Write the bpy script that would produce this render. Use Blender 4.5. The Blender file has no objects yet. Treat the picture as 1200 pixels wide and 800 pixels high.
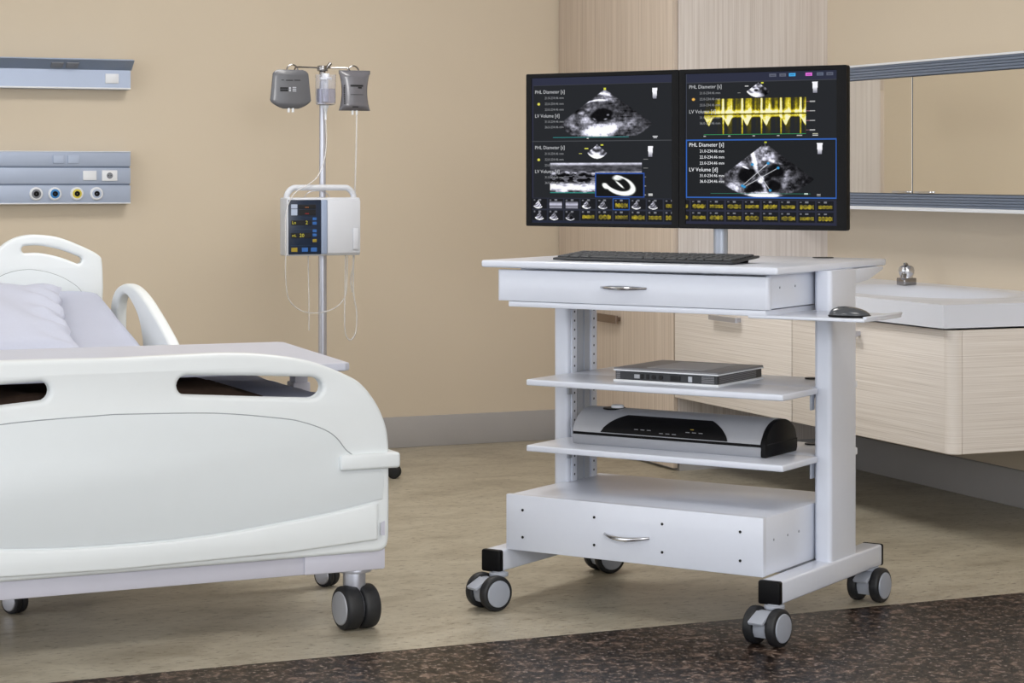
import bpy, bmesh, math, random
import numpy as np
from mathutils import Vector, Matrix
random.seed(7)
R = math.radians
scene = bpy.context.scene
COL = scene.collection

# ------------------------------------------------------------------ helpers
def lin(c):
    return tuple(((v/255)/12.92 if v/255 <= .04045 else ((v/255+.055)/1.055)**2.4) for v in c)

def mat(name, rgb, rough=.5, metal=0., var=.04, scale=30., bump=0., spec=.5, trans=0., ior=1.45, emit=None, estr=0., coat=0., alpha=1.):
    """principled surface with procedural mottling of colour and roughness"""
    m = bpy.data.materials.new(name); m.use_nodes = True
    nt = m.node_tree; n = nt.nodes; l = nt.links
    b = n['Principled BSDF']
    tc = n.new('ShaderNodeTexCoord'); no = n.new('ShaderNodeTexNoise')
    no.inputs['Scale'].default_value = scale; no.inputs['Detail'].default_value = 4
    l.new(tc.outputs['Object'], no.inputs['Vector'])
    mr = n.new('ShaderNodeMapRange')
    mr.inputs['To Min'].default_value = 1-var; mr.inputs['To Max'].default_value = 1+var
    l.new(no.outputs['Fac'], mr.inputs['Value'])
    mx = n.new('ShaderNodeVectorMath'); mx.operation = 'SCALE'
    mx.inputs[0].default_value = lin(rgb)
    l.new(mr.outputs['Result'], mx.inputs['Scale'])
    l.new(mx.outputs['Vector'], b.inputs['Base Color'])
    b.inputs['Roughness'].default_value = rough
    b.inputs['Metallic'].default_value = metal
    b.inputs['Specular IOR Level'].default_value = spec
    b.inputs['Transmission Weight'].default_value = trans
    b.inputs['IOR'].default_value = ior
    b.inputs['Coat Weight'].default_value = coat; b.inputs['Coat Roughness'].default_value = .1
    b.inputs['Alpha'].default_value = alpha
    if emit:
        b.inputs['Emission Color'].default_value = (*lin(emit), 1); b.inputs['Emission Strength'].default_value = estr
    if bump:
        bp = n.new('ShaderNodeBump'); bp.inputs['Strength'].default_value = bump; bp.inputs['Distance'].default_value = .002
        l.new(no.outputs['Fac'], bp.inputs['Height']); l.new(bp.outputs['Normal'], b.inputs['Normal'])
    return m

def wood(name, c_dark, c_mid, c_light, sc, rough=.5):
    m = bpy.data.materials.new(name); m.use_nodes = True
    nt = m.node_tree; n = nt.nodes; l = nt.links; b = n['Principled BSDF']
    tc = n.new('ShaderNodeTexCoord'); mp = n.new('ShaderNodeMapping'); mp.inputs['Scale'].default_value = sc
    l.new(tc.outputs['Object'], mp.inputs['Vector'])
    a = n.new('ShaderNodeTexNoise'); a.inputs['Scale'].default_value = 1.; a.inputs['Detail'].default_value = 5; a.inputs['Roughness'].default_value = .6
    l.new(mp.outputs['Vector'], a.inputs['Vector'])
    mp2 = n.new('ShaderNodeMapping'); mp2.inputs['Scale'].default_value = tuple(s*2.6 for s in sc)
    l.new(tc.outputs['Object'], mp2.inputs['Vector'])
    a2 = n.new('ShaderNodeTexNoise'); a2.inputs['Scale'].default_value = 1.; a2.inputs['Detail'].default_value = 3
    l.new(mp2.outputs['Vector'], a2.inputs['Vector'])
    md = n.new('ShaderNodeMix'); md.data_type = 'FLOAT'; md.inputs['Factor'].default_value = .45
    l.new(a.outputs['Fac'], md.inputs[2]); l.new(a2.outputs['Fac'], md.inputs[3])
    cr = n.new('ShaderNodeValToRGB')
    e = cr.color_ramp.elements
    e[0].position = .36; e[0].color = (*lin(c_dark), 1); e[1].position = .62; e[1].color = (*lin(c_light), 1)
    q = e.new(.48); q.color = (*lin(c_mid), 1)
    l.new(md.outputs[0], cr.inputs['Fac']); l.new(cr.outputs['Color'], b.inputs['Base Color'])
    b.inputs['Roughness'].default_value = rough; b.inputs['Specular IOR Level'].default_value = .3
    return m

def empty(name, loc=(0, 0, 0), rz=0., label=None, cat=None, group=None):
    o = bpy.data.objects.new(name, None); COL.objects.link(o)
    o.location = loc; o.rotation_euler = (0, 0, rz); o.empty_display_size = .1
    tag(o, label, cat, group); return o

def tag(o, label=None, cat=None, group=None, kind=None):
    if label: o['label'] = label
    if cat: o['category'] = cat
    if group: o['group'] = group
    if kind: o['kind'] = kind
    return o

class MB:
    def __init__(s): s.bm = bmesh.new(); s.M = Matrix.Identity(4)
    def _merge(s, t, M=None):
        me = bpy.data.meshes.new('t')
        bmesh.ops.transform(t, matrix=s.M @ (M or Matrix.Identity(4)), verts=t.verts)
        t.to_mesh(me); t.free(); s.bm.from_mesh(me); bpy.data.meshes.remove(me); return s
    def box(s, x0, x1, y0, y1, z0, z1, bev=0., seg=2, M=None):
        t = bmesh.new(); bmesh.ops.create_cube(t, size=1)
        for v in t.verts: v.co = Vector((x0+(v.co.x+.5)*(x1-x0), y0+(v.co.y+.5)*(y1-y0), z0+(v.co.z+.5)*(z1-z0)))
        if bev: bmesh.ops.bevel(t, geom=t.edges[:], offset=bev, segments=seg, profile=.5, affect='EDGES')
        return s._merge(t, M)
    def vbox(s, x0, x1, y0, y1, z0, z1, r, seg=5, bev=0., M=None, only=None):
        """box with its vertical edges rounded"""
        t = bmesh.new(); bmesh.ops.create_cube(t, size=1)
        for v in t.verts: v.co = Vector((x0+(v.co.x+.5)*(x1-x0), y0+(v.co.y+.5)*(y1-y0), z0+(v.co.z+.5)*(z1-z0)))
        ed = [e for e in t.edges if abs(e.verts[0].co.z-e.verts[1].co.z) > 1e-6]
        if only: ed = [e for e in ed if only(e.verts[0].co)]
        bmesh.ops.bevel(t, geom=ed, offset=r, segments=seg, profile=.5, affect='EDGES')
        if bev:
            ed = [e for e in t.edges if abs(e.verts[0].co.z-e.verts[1].co.z) < 1e-6 and len(e.link_faces) == 2 and any(len(f.verts) > 4 or abs(f.normal.z) > .9 for f in e.link_faces)]
            bmesh.ops.bevel(t, geom=ed, offset=bev, segments=2, profile=.5, affect='EDGES')
        return s._merge(t, M)
    def cyl(s, p0, p1, r0, r1=None, n=24, bev=0.):
        p0, p1 = Vector(p0), Vector(p1); r1 = r0 if r1 is None else r1
        t = bmesh.new(); d = p1-p0
        bmesh.ops.create_cone(t, cap_ends=True, segments=n, radius1=r0, radius2=r1, depth=d.length)
        if bev:
            ed = [e for e in t.edges if any(len(f.verts) > 4 for f in e.link_faces)]
            bmesh.ops.bevel(t, geom=ed, offset=bev, segments=3, profile=.5, affect='EDGES')
        q = d.to_track_quat('Z', 'Y').to_matrix().to_4x4()
        return s._merge(t, Matrix.Translation((p0+p1)/2) @ q)
    def sphere(s, c, r, sc=(1, 1, 1), n=20):
        t = bmesh.new(); bmesh.ops.create_uvsphere(t, u_segments=n, v_segments=max(8, n*2//3), radius=r)
        return s._merge(t, Matrix.Translation(c) @ Matrix.Diagonal((*sc, 1)))
    def tube(s, pts, r, n=10, cap=True, closed=False):
        P = [Vector(p) for p in pts]; rs = r if isinstance(r, (list, tuple)) else [r]*len(P)
        N = len(P); rings = []; up = None
        for i in range(N):
            if closed: d = P[(i+1) % N]-P[i-1]
            else: d = P[min(i+1, N-1)]-P[max(i-1, 0)]
            d.normalize()
            if up is None:
                up = Vector((0, 0, 1)) if abs(d.z) < .9 else Vector((1, 0, 0))
            x = d.cross(up); x.normalize(); up = x.cross(d); up.normalize()
            rings.append([s.bm.verts.new(s.M @ (P[i]+(x*math.cos(2*math.pi*k/n)+up*math.sin(2*math.pi*k/n))*rs[i])) for k in range(n)])
        for i in range(N if closed else N-1):
            A, B = rings[i], rings[(i+1) % N]
            for k in range(n): s.bm.faces.new((A[k], A[(k+1) % n], B[(k+1) % n], B[k]))
        if cap and not closed:
            s.bm.faces.new(rings[0][::-1]); s.bm.faces.new(rings[-1])
        return s
    def prism(s, poly, f, d0, d1, bev=0., seg=2):
        """poly of 2-D points extruded from d0 to d1; f(u, v, d) -> xyz"""
        t = bmesh.new()
        A = [t.verts.new(f(u, v, d0)) for u, v in poly]; B = [t.verts.new(f(u, v, d1)) for u, v in poly]
        fa = t.faces.new(A); fb = t.faces.new(B[::-1]); k = len(poly)
        for i in range(k): t.faces.new((A[i], B[i], B[(i+1) % k], A[(i+1) % k]))
        bmesh.ops.recalc_face_normals(t, faces=t.faces)
        if bev:
            ed = list(set(list(fa.edges)+list(fb.edges)))
            bmesh.ops.bevel(t, geom=ed, offset=bev, segments=seg, profile=.5, affect='EDGES')
        return s._merge(t)
    def lathe(s, prof, c=(0, 0, 0), n=28, M=None):
        """(radius, z) profile turned round z"""
        t = bmesh.new(); rings = []
        for r, z in prof:
            rings.append([t.verts.new((max(r, 1e-5)*math.cos(2*math.pi*k/n), max(r, 1e-5)*math.sin(2*math.pi*k/n), z)) for k in range(n)])
        for A, B in zip(rings, rings[1:]):
            for k in range(n): t.faces.new((A[k], A[(k+1) % n], B[(k+1) % n], B[k]))
        bmesh.ops.remove_doubles(t, verts=t.verts, dist=1e-4)
        bmesh.ops.holes_fill(t, edges=[e for e in t.edges if len(e.link_faces) == 1])
        bmesh.ops.recalc_face_normals(t, faces=t.faces)
        return s._merge(t, Matrix.Translation(c) @ (M or Matrix.Identity(4)))
    def grid(s, fn, nu, nv, closed_u=False):
        V = [[s.bm.verts.new(s.M @ Vector(fn(i/nu, j/nv))) for j in range(nv+1)] for i in range(nu if closed_u else nu+1)]
        for i in range(nu):
            a, b = V[i], V[(i+1) % len(V)]
            for j in range(nv): s.bm.faces.new((a[j], b[j], b[j+1], a[j+1]))
        return s
    def shape2d(s, outlines, f, depth, bev=0., res=2):
        """filled outlines (first = outer, rest = holes) with thickness; f maps (u, v, d) -> xyz, d runs -depth/2 .. depth/2"""
        cu = bpy.data.curves.new('c', 'CURVE'); cu.dimensions = '2D'; cu.fill_mode = 'BOTH'
        cu.extrude = max(depth/2-bev, 1e-5); cu.bevel_depth = bev; cu.bevel_resolution = res; cu.offset = -bev
        for pts in outlines:
            sp = cu.splines.new('POLY'); sp.points.add(len(pts)-1)
            for p, q in zip(sp.points, pts): p.co = (q[0], q[1], 0, 1)
            sp.use_cyclic_u = True
        return s._curve(cu, f)
    def text(s, body, size, f, align='LEFT', depth=0.0):
        cu = bpy.data.curves.new('c', 'FONT'); cu.body = body; cu.size = size; cu.align_x = align; cu.align_y = 'CENTER'
        cu.extrude = depth; cu.resolution_u = 2
        return s._curve(cu, f)
    def _curve(s, cu, f):
        ob = bpy.data.objects.new('tmp', cu); COL.objects.link(ob)
        dg = bpy.context.evaluated_depsgraph_get(); dg.update()
        me = bpy.data.meshes.new_from_object(ob.evaluated_get(dg))
        t = bmesh.new(); t.from_mesh(me)
        for v in t.verts: v.co = Vector(f(v.co.x, v.co.y, v.co.z))
        bmesh.ops.remove_doubles(t, verts=t.verts, dist=1e-5)
        bpy.data.objects.remove(ob); bpy.data.curves.remove(cu); bpy.data.meshes.remove(me)
        return s._merge(t)
    def build(s, name, m, parent=None, smooth=35, fix=True):
        me = bpy.data.meshes.new(name)
        if fix: bmesh.ops.recalc_face_normals(s.bm, faces=s.bm.faces)
        s.bm.to_mesh(me); s.bm.free()
        me.materials.append(m)
        if smooth: me.shade_smooth(); me.set_sharp_from_angle(angle=R(smooth))
        o = bpy.data.objects.new(name, me); COL.objects.link(o)
        if parent: o.parent = parent
        return o

def smooth_poly(pts, k=6, closed=True):
    P = [Vector((p[0], p[1], p[2] if len(p) > 2 else 0)) for p in pts]; n = len(P); out = []
    for i in range(n if closed else n-1):
        a, b, c, d = (P[(i-1) % n], P[i], P[(i+1) % n], P[(i+2) % n]) if closed else (P[max(i-1, 0)], P[i], P[i+1], P[min(i+2, n-1)])
        for j in range(k):
            t = j/k
            out.append(.5*((2*b)+(c-a)*t+(2*a-5*b+4*c-d)*t*t+(3*b-a-3*c+d)*t**3))
    if not closed: out.append(P[-1])
    return out

def rrect(x0, x1, y0, y1, r, n=6):
    o = []
    for cx, cy, a in ((x1-r, y1-r, 0), (x0+r, y1-r, 90), (x0+r, y0+r, 180), (x1-r, y0+r, 270)):
        o += [(cx+r*math.cos(R(a+90*k/n)), cy+r*math.sin(R(a+90*k/n))) for k in range(n+1)]
    return o

XZ = lambda y0, s=1: (lambda u, v, d: (u, y0+s*d, v))     # a face looking towards -y
def copy_tree(o, parent=None):
    c = o.copy(); COL.objects.link(c)
    if parent: c.parent = parent
    for ch in list(o.children): copy_tree(ch, c)
    return c

# ------------------------------------------------------------------ materials
M_wall = mat('beige_wall_paint', (208, 195, 175), .85, var=.025, scale=2.2, spec=.2)
M_ceil = mat('white_ceiling_paint', (235, 233, 228), .9, var=.02)
M_base = mat('grey_vinyl_base', (172, 170, 170), .5, var=.04, scale=8)
M_cart = mat('blue_white_powder_coat', (214, 219, 231), .3, var=.015, scale=60, spec=.5, coat=.35)
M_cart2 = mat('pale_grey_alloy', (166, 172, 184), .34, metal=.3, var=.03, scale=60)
M_bed = mat('white_moulded_plastic', (225, 230, 232), .38, var=.012, scale=20)
M_bed2 = mat('cool_white_moulded_plastic', (217, 223, 226), .42, var=.012, scale=20)
M_bedmetal = mat('lavender_grey_painted_steel', (196, 196, 208), .4, var=.02)
M_sheet = mat('pale_lilac_sheet', (182, 186, 202), .9, var=.03, scale=120, bump=.15, spec=.2)
M_pillow = mat('white_lilac_pillowcase', (190, 194, 210), .9, var=.03, scale=120, bump=.15, spec=.2)
M_brown = mat('dark_brown_blanket', (84, 68, 58), .95, var=.25, scale=60, bump=.4, spec=.1)
M_lam = mat('pale_laminate', (196, 199, 212), .4, var=.015)
M_black = mat('black_rubber', (20, 21, 23), .55, var=.15, scale=80)
M_tire = mat('charcoal_tyre_rubber', (30, 31, 34), .5, var=.12, scale=60)
M_blackp = mat('black_plastic', (8, 8, 10), .45, var=.1, scale=60, spec=.18)
M_keys = mat('charcoal_plastic', (56, 58, 62), .45, var=.08, scale=90)
M_keyb = mat('dark_charcoal_plastic', (44, 46, 50), .45, var=.08, scale=90)
M_mouse = mat('graphite_gloss_plastic', (70, 73, 78), .22, var=.05, scale=60, coat=.4)
M_hub = mat('grey_hub_plastic', (150, 155, 166), .45, var=.03)
M_fork = mat('grey_caster_plastic', (158, 163, 174), .45, var=.03)
M_chrome = mat('brushed_chrome', (205, 206, 210), .18, metal=1, var=.04, scale=80)
M_chromed = mat('dark_chrome', (150, 148, 148), .2, metal=1, var=.08, scale=60)
M_steel = mat('satin_steel', (190, 192, 202), .3, metal=.7, var=.04, scale=50)
M_bronze = mat('bronze_handle', (132, 116, 104), .35, metal=.7, var=.08)
M_silver = mat('silver_paint', (160, 162, 168), .4, metal=.15, var=.03, scale=200)
M_silverd = mat('gunmetal_paint', (126, 126, 130), .42, metal=.15, var=.04, scale=150)
M_silverl = mat('bright_silver_trim', (226, 228, 232), .35, metal=.0, var=.03)
M_alu = mat('blue_grey_aluminium', (172, 184, 206), .38, metal=.25, var=.03, scale=10)
M_alu2 = mat('slate_aluminium_and_shade', (132, 145, 166), .4, metal=.25, var=.03, scale=10)
M_rib = mat('slate_ribbed_aluminium', (120, 132, 152), .35, metal=.3, var=.03)
M_white = mat('white_plastic', (224, 227, 232), .4, var=.01)
M_pump = mat('pale_grey_plastic', (204, 207, 214), .4, var=.01)
M_whitec = mat('white_ceramic', (226, 231, 243), .25, var=.004, coat=.1)
M_mirror = mat('mirror_glass', (236, 234, 228), .04, metal=1, var=.01, scale=3)
M_groove = mat('groove_shade_grey', (150, 156, 160), .6, var=.03)
M_bag = mat('dark_grey_infusion_film', (92, 93, 98), .28, var=.1, scale=25, coat=.3)
M_bag2 = mat('smoky_grey_infusion_film', (102, 101, 107), .22, var=.15, scale=20, coat=.4)
M_ink = mat('black_ink', (14, 16, 22), .6, var=.1)
M_inkw = mat('pale_ink', (176, 180, 188), .6, var=.1)
M_tubing = mat('clear_pvc_tubing', (226, 226, 226), .25, var=.03, alpha=.42)
M_glass = mat('clear_chamber_plastic', (246, 247, 252), .05, var=.01, trans=.92, ior=1.2)
M_blue = mat('blue_ring', (52, 128, 190), .4, var=.05)
M_yellow = mat('yellow_ring', (206, 190, 70), .4, var=.05)
M_navy = mat('navy_membrane_panel', (22, 36, 58), .3, var=.08, scale=40)
M_navyl = mat('steel_blue_membrane', (40, 66, 94), .35, var=.08, scale=40)
M_bluekey = mat('blue_membrane_key', (46, 98, 168), .4, var=.05)
M_yelkey = mat('yellow_membrane_key', (156, 136, 46), .4, var=.05)
M_greyblue = mat('grey_blue_strip', (150, 164, 190), .4, var=.03)
M_socket = mat('grey_socket', (120, 124, 132), .45, var=.04)
M_socketl = mat('pale_blue_socket', (172, 184, 206), .4, var=.03)
M_seam = mat('dark_gap', (60, 54, 48), .8, var=.1)
M_slot = mat('grey_slot_shadow', (72, 74, 80), .7, var=.1)
M_dot = mat('screw_hole_black', (20, 20, 22), .7, var=.1)
def glow(name, rgb, s=1.):
    return mat(name, (8, 8, 8), .4, var=.02, emit=rgb, estr=s)
M_gyel, M_gred, M_gora = glow('lit_yellow_digits', (196, 186, 60)), glow('lit_red_digits', (220, 60, 60)), glow('lit_orange_digits', (226, 130, 60))
M_gtxt, M_gtxt2, M_gtxt3 = glow('lit_grey_text', (138, 140, 144)), glow('lit_white_text', (240, 242, 246)), glow('lit_pale_text', (188, 190, 194))
M_gblue = glow('lit_blue_line', (52, 104, 190))

W_tall = wood('ash_laminate_upright', (198, 188, 180), (213, 204, 197), (225, 218, 212), (85, 85, .8))
W_tallf = wood('ash_laminate_door', (184, 168, 153), (201, 186, 171), (213, 199, 185), (85, 85, .8))
W_van = wood('ash_laminate_level', (200, 191, 182), (224, 216, 208), (237, 231, 225), (1.0, 1.0, 250))
W_vane = W_van

def floor_mat():
    m = bpy.data.materials.new('beige_marbled_vinyl'); m.use_nodes = True
    nt = m.node_tree; n = nt.nodes; l = nt.links; b = n['Principled BSDF']
    tc = n.new('ShaderNodeTexCoord'); mp = n.new('ShaderNodeMapping'); mp.inputs['Scale'].default_value = (1.2, 2.2, 1)
    mp.inputs['Rotation'].default_value = (0, 0, R(-12))
    l.new(tc.outputs['Object'], mp.inputs['Vector'])
    a = n.new('ShaderNodeTexNoise'); a.inputs['Scale'].default_value = 2.6; a.inputs['Detail'].default_value = 10; a.inputs['Roughness'].default_value = .70; a.inputs['Distortion'].default_value = .5
    l.new(mp.outputs['Vector'], a.inputs['Vector'])
    cr = n.new('ShaderNodeValToRGB'); e = cr.color_ramp.elements
    e[0].position = .3; e[0].color = (*lin((142, 133, 115)), 1); e[1].position = .7; e[1].color = (*lin((186, 179, 161)), 1)
    q = e.new(.5); q.color = (*lin((171, 163, 145)), 1)
    l.new(a.outputs['Fac'], cr.inputs['Fac'])
    # small dark pits along the veins
    p = n.new('ShaderNodeTexNoise'); p.inputs['Scale'].default_value = 26; p.inputs['Detail'].default_value = 6; p.inputs['Roughness'].default_value = .7
    l.new(mp.outputs['Vector'], p.inputs['Vector'])
    pr = n.new('ShaderNodeMapRange'); pr.inputs['From Min'].default_value = .54; pr.inputs['From Max'].default_value = .68
    pr.inputs['To Min'].default_value = 0; pr.inputs['To Max'].default_value = .75
    l.new(p.outputs['Fac'], pr.inputs['Value'])
    mx = n.new('ShaderNodeMix'); mx.data_type = 'RGBA'
    l.new(pr.outputs['Result'], mx.inputs['Factor']); l.new(cr.outputs['Color'], mx.inputs[6]); mx.inputs[7].default_value = (*lin((92, 82, 66)), 1)
    l.new(mx.outputs[2], b.inputs['Base Color'])
    b.inputs['Roughness'].default_value = .38; b.inputs['Specular IOR Level'].default_value = .35
    return m
def granite_mat():
    m = bpy.data.materials.new('dark_brown_speckled_stone'); m.use_nodes = True
    nt = m.node_tree; n = nt.nodes; l = nt.links; b = n['Principled BSDF']
    tc = n.new('ShaderNodeTexCoord')
    a = n.new('ShaderNodeTexNoise'); a.inputs['Scale'].default_value = 24; a.inputs['Detail'].default_value = 10; a.inputs['Roughness'].default_value = .72; a.inputs['Distortion'].default_value = .8
    l.new(tc.outputs['Object'], a.inputs['Vector'])
    cr = n.new('ShaderNodeValToRGB'); e = cr.color_ramp.elements
    e[0].position = .42; e[0].color = (*lin((16, 13, 12)), 1); e[1].position = .62; e[1].color = (*lin((122, 103, 92)), 1)
    q = e.new(.49); q.color = (*lin((38, 30, 26)), 1); q = e.new(.555); q.color = (*lin((64, 52, 45)), 1)
    l.new(a.outputs['Fac'], cr.inputs['Fac'])
    v = n.new('ShaderNodeTexNoise'); v.inputs['Scale'].default_value = 60; v.inputs['Detail'].default_value = 6; v.inputs['Roughness'].default_value = .7
    l.new(tc.outputs['Object'], v.inputs['Vector'])
    pr = n.new('ShaderNodeMapRange'); pr.inputs['From Min'].default_value = .55; pr.inputs['From Max'].default_value = .68; pr.inputs['To Max'].default_value = .8
    l.new(v.outputs['Fac'], pr.inputs['Value'])
    mx = n.new('ShaderNodeMix'); mx.data_type = 'RGBA'
    l.new(pr.outputs['Result'], mx.inputs['Factor']); l.new(cr.outputs['Color'], mx.inputs[6]); mx.inputs[7].default_value = (*lin((186, 168, 156)), 1)
    l.new(mx.outputs[2], b.inputs['Base Color'])
    b.inputs['Roughness'].default_value = .3; b.inputs['Specular IOR Level'].default_value = .10
    return m
M_floor, M_granite = floor_mat(), granite_mat()

# ------------------------------------------------------------------ the room
UW, VW, ZC = 4.69, 8.82, 2.9           # right wall, back wall, ceiling
X0, Y0, YS = -3.2, -1.6, 5.063         # left wall, open side, edge of the dark floor
fl = MB(); fl.box(X0, UW, YS, VW, -.05, 0); f = fl.build('floor', M_floor, smooth=0)
tag(f, 'beige marbled vinyl floor', kind='structure')
fl = MB(); fl.box(X0, UW, Y0, YS, -.05, 0); f = fl.build('trim_1', M_granite, smooth=0)
tag(f, 'dark brown speckled stone floor strip in the foreground', kind='structure')
w = MB(); w.box(X0-.12, UW+.12, VW, VW+.12, -.05, ZC); tag(w.build('wall_back', M_wall, smooth=0), 'beige painted back wall', kind='structure')
w = MB(); w.box(UW, UW+.12, Y0, VW, -.05, ZC); tag(w.build('wall_right', M_wall, smooth=0), 'beige painted right wall', kind='structure')
w = MB(); w.box(X0-.12, X0, Y0, VW, -.05, .12); w.box(X0-.12, X0, Y0, VW, 2.65, ZC); w.box(X0-.12, X0, 8.3, VW, .12, 2.65); w.box(X0-.12, X0, Y0, -.6, .12, 2.65); tag(w.build('wall_left', M_wall, smooth=0), 'beige painted left wall', kind='structure')
w = MB()  # window added in the unseen wall to bring in light from the left
for yy in (-.6, 2.3, 5.2, 8.24): w.box(X0-.09, X0-.03, yy, yy+.06, .12, 2.65, .004)
for zz in (.12, 2.59): w.box(X0-.09, X0-.03, -.6, 8.3, zz, zz+.06, .004)
tag(w.build('added_window_1', M_white), 'wide window frame added in the unseen left wall to admit light', kind='structure')
w = MB(); w.box(X0-.12, UW+.12, Y0, VW+.12, ZC, ZC+.1); tag(w.build('ceiling', M_ceil, smooth=0), 'white ceiling', kind='structure')
b = MB(); b.box(X0, 3.97, VW-.014, VW, 0, .135, .003); tag(b.build('baseboard_back', M_base), 'grey baseboard under the back wall', kind='structure')
b = MB(); b.box(UW-.014, UW, Y0, 7.68, 0, .135, .003); tag(b.build('baseboard_right', M_base), 'grey baseboard under the right wall', kind='structure')

# ------------------------------------------------------------------ tall cabinet in the corner
tc = empty('tall_cabinet', (3.97, 7.68, 0), 0, 'tall pale ash wardrobe cabinet in the corner behind the monitors', 'cabinet')
b = MB(); b.box(.022, UW-3.97, .0, VW-7.68, .10, 2.88); b.build('carcass', W_tall, tc, smooth=0)
b = MB(); b.box(.03, UW-3.97, .004, VW-7.68, 0, .10); tag(b.build('plinth', M_base, tc, smooth=0), 'grey plinth')
b = MB(); b.box(0, .02, .003, VW-7.68-.012, .012, 1.55, .0015); d = b.build('door', W_tallf, tc)
h = MB(); h.vbox(-.034, -.022, .47, .71, .566, .6, .004); h.box(-.024, .0, .49, .505, .575, .592); h.box(-.024, 0, .675, .69, .575, .592)
tag(h.build('handle', M_bronze, d), 'bronze bar handle')
b = MB(); b.box(0, .02, .003, VW-7.68-.012, 1.556, 2.875, .0015); d = b.build('door', W_tallf, tc)

# ------------------------------------------------------------------ vanity
VU, V0, V1 = 3.97, 5.746, 7.675
va = empty('vanity_cabinet', (VU, V0, 0), 0, 'wall-hung ash vanity cabinet with drawers under the white basin', 'cabinet')
b = MB(); b.vbox(.02, UW-VU-.022, .02, V1-V0, .303, .696, .003); b.build('carcass', M_seam, va, smooth=0)
b = MB()                                                  # rounded front corner post with its return
b.vbox(0, .040, 0, .04, .30, .698, .034, 8, only=lambda c: c.x < .01 and c.y < .01)
b.build('corner_post', W_van, va)
b = MB(); b.box(.042, UW-VU-.022, 0, .02, .30, .698, .001); b.build('end_panel', W_vane, va)
SE = 6.747-V0
def bar_handle(y0, y1, z, par):
    h = MB(); h.vbox(-.032, -.02, y0, y1, z-.009, z+.009, .004); h.box(-.022, .002, y0+.015, y0+.03, z-.008, z+.008); h.box(-.022, .002, y1-.03, y1-.015, z-.008, z+.008)
    return tag(h.build('handle', M_steel, par), 'steel bar handle')
b = MB(); b.box(0, .02, .0402, SE-.003, .30, .698, .001); d = b.build('drawer_front', W_van, va); bar_handle(6.27-V0, 6.49-V0, .652, d)
b = MB(); b.box(0, .02, SE+.003, V1-V0-.004, .30, .698, .001); d = b.build('drawer_front', W_van, va); bar_handle(7.11-V0, 7.33-V0, .645, d)

# countertop with moulded basin
co = empty('basin_countertop', (3.95, 5.76, .70), 0, 'white moulded countertop with a sunken basin on the vanity', 'basin')
CW, CD, CH = UW-3.95, 7.672-5.76, .08
bx, by, rx, ry = .36, .72, .235, .44
def top(u, v):
    x, y = u*CW, v*CD
    r = (abs((x-bx)/rx)**2.6+abs((y-by)/ry)**2.6)**(1/2.6)
    t = min(max((1.12-r)/.62, 0), 1); t = t*t*(3-2*t)
    lip = .0025*math.exp(-((r-1.17)/.07)**2)
    return (x, y, CH-.062*t+lip)
b = MB(); b.grid(top, 64, 120)
b.box(0, CW, 0, CD, 0, .004)
def side(p, q):
    n = 60
    lo = [b.bm.verts.new((p[0]+(q[0]-p[0])*i/n, p[1]+(q[1]-p[1])*i/n, 0)) for i in range(n+1)]
    hi = [b.bm.verts.new((v.co.x, v.co.y, CH)) for v in lo]
    for i in range(n): b.bm.faces.new((lo[i], lo[i+1], hi[i+1], hi[i]))
side((0, 0), (CW, 0)); side((0, 0), (0, CD)); side((CW, 0), (CW, CD)); side((0, CD), (CW, CD))
b.build('slab', M_whitec, co, smooth=40)
b = MB(); b.lathe([(0, 0), (.024, 0), (.024, .003), (.016, .004), (0, .003)], (bx, by, CH-.062)); tag(b.build('drain', M_chrome, co), 'chrome drain')
fa = empty('basin_faucet', (4.53, 6.85, .778), 0, 'small chrome faucet standing behind the basin', 'faucet')
b = MB(); b.vbox(-.029, .029, -.027, .027, .001, .030, .006, bev=.003); b.build('base', M_chromed, fa)
b = MB(); b.lathe([(0, .024), (.026, .024), (.024, .036), (.028, .046), (.030, .058), (.027, .069), (.018, .076), (0, .079)]); b.build('body', M_chrome, fa)
b = MB(); b.tube([(-.012, 0, .036), (-.028, -.026, .042), (-.038, -.038, .038), (-.042, -.043, .028)], [.011, .011, .010, .009], 14); b.build('spout', M_chromed, fa)
b = MB(); b.tube([(0, 0, .072), (-.006, -.004, .081), (-.018, -.014, .083)], [.010, .008, .005], 10); b.build('lever', M_chromed, fa)

# mirror cabinet
mc = empty('mirror_cabinet', (4.47, 5.7, 1.064), 0, 'long mirrored wall cabinet with ribbed grey rails above the basin', 'mirror')
ML, MH, MD = 7.66-5.7, 1.622-1.064, UW-4.47
b = MB(); b.box(.012, MD, 0, ML, .004, MH-.004); b.build('carcass', M_alu2, mc, smooth=0)
for nm, z0, z1 in (('top_rail', MH-.058, MH-.006), ('bottom_rail', .012, .062)):
    b = MB(); n = 5; hh = (z1-z0)/n
    for k in range(n): b.box(-.006, .013, 0, ML, z0+k*hh+.0012, z0+(k+1)*hh-.0012, .0015)
    b.box(.0, .013, 0, ML, z0, z1)
    tag(b.build(nm, M_rib, mc), 'ribbed slate grey rail')
for z0, z1 in ((MH-.008, MH), (0, .013)):
    b = MB(); b.box(-.012, MD, 0, ML, z0, z1, .001); tag(b.build('edge_trim', M_white, mc), 'white edge trim')
ys = [0, 6.72-5.7, ML]
for y0, y1 in zip(ys, ys[1:]):
    b = MB(); b.box(0, .01, y0+.003, y1-.003, .064, MH-.06, .0008); d = b.build('mirror_door', M_mirror, mc, smooth=0)
    hy = (y1-.03, y1-.13) if y0 == 0 else (y0+.02, y0+.12)
    h = MB(); h.box(-.012, 0, min(hy), max(hy), .066, .073, .001); tag(h.build('handle', M_chrome, d), 'small chrome pull')

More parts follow.
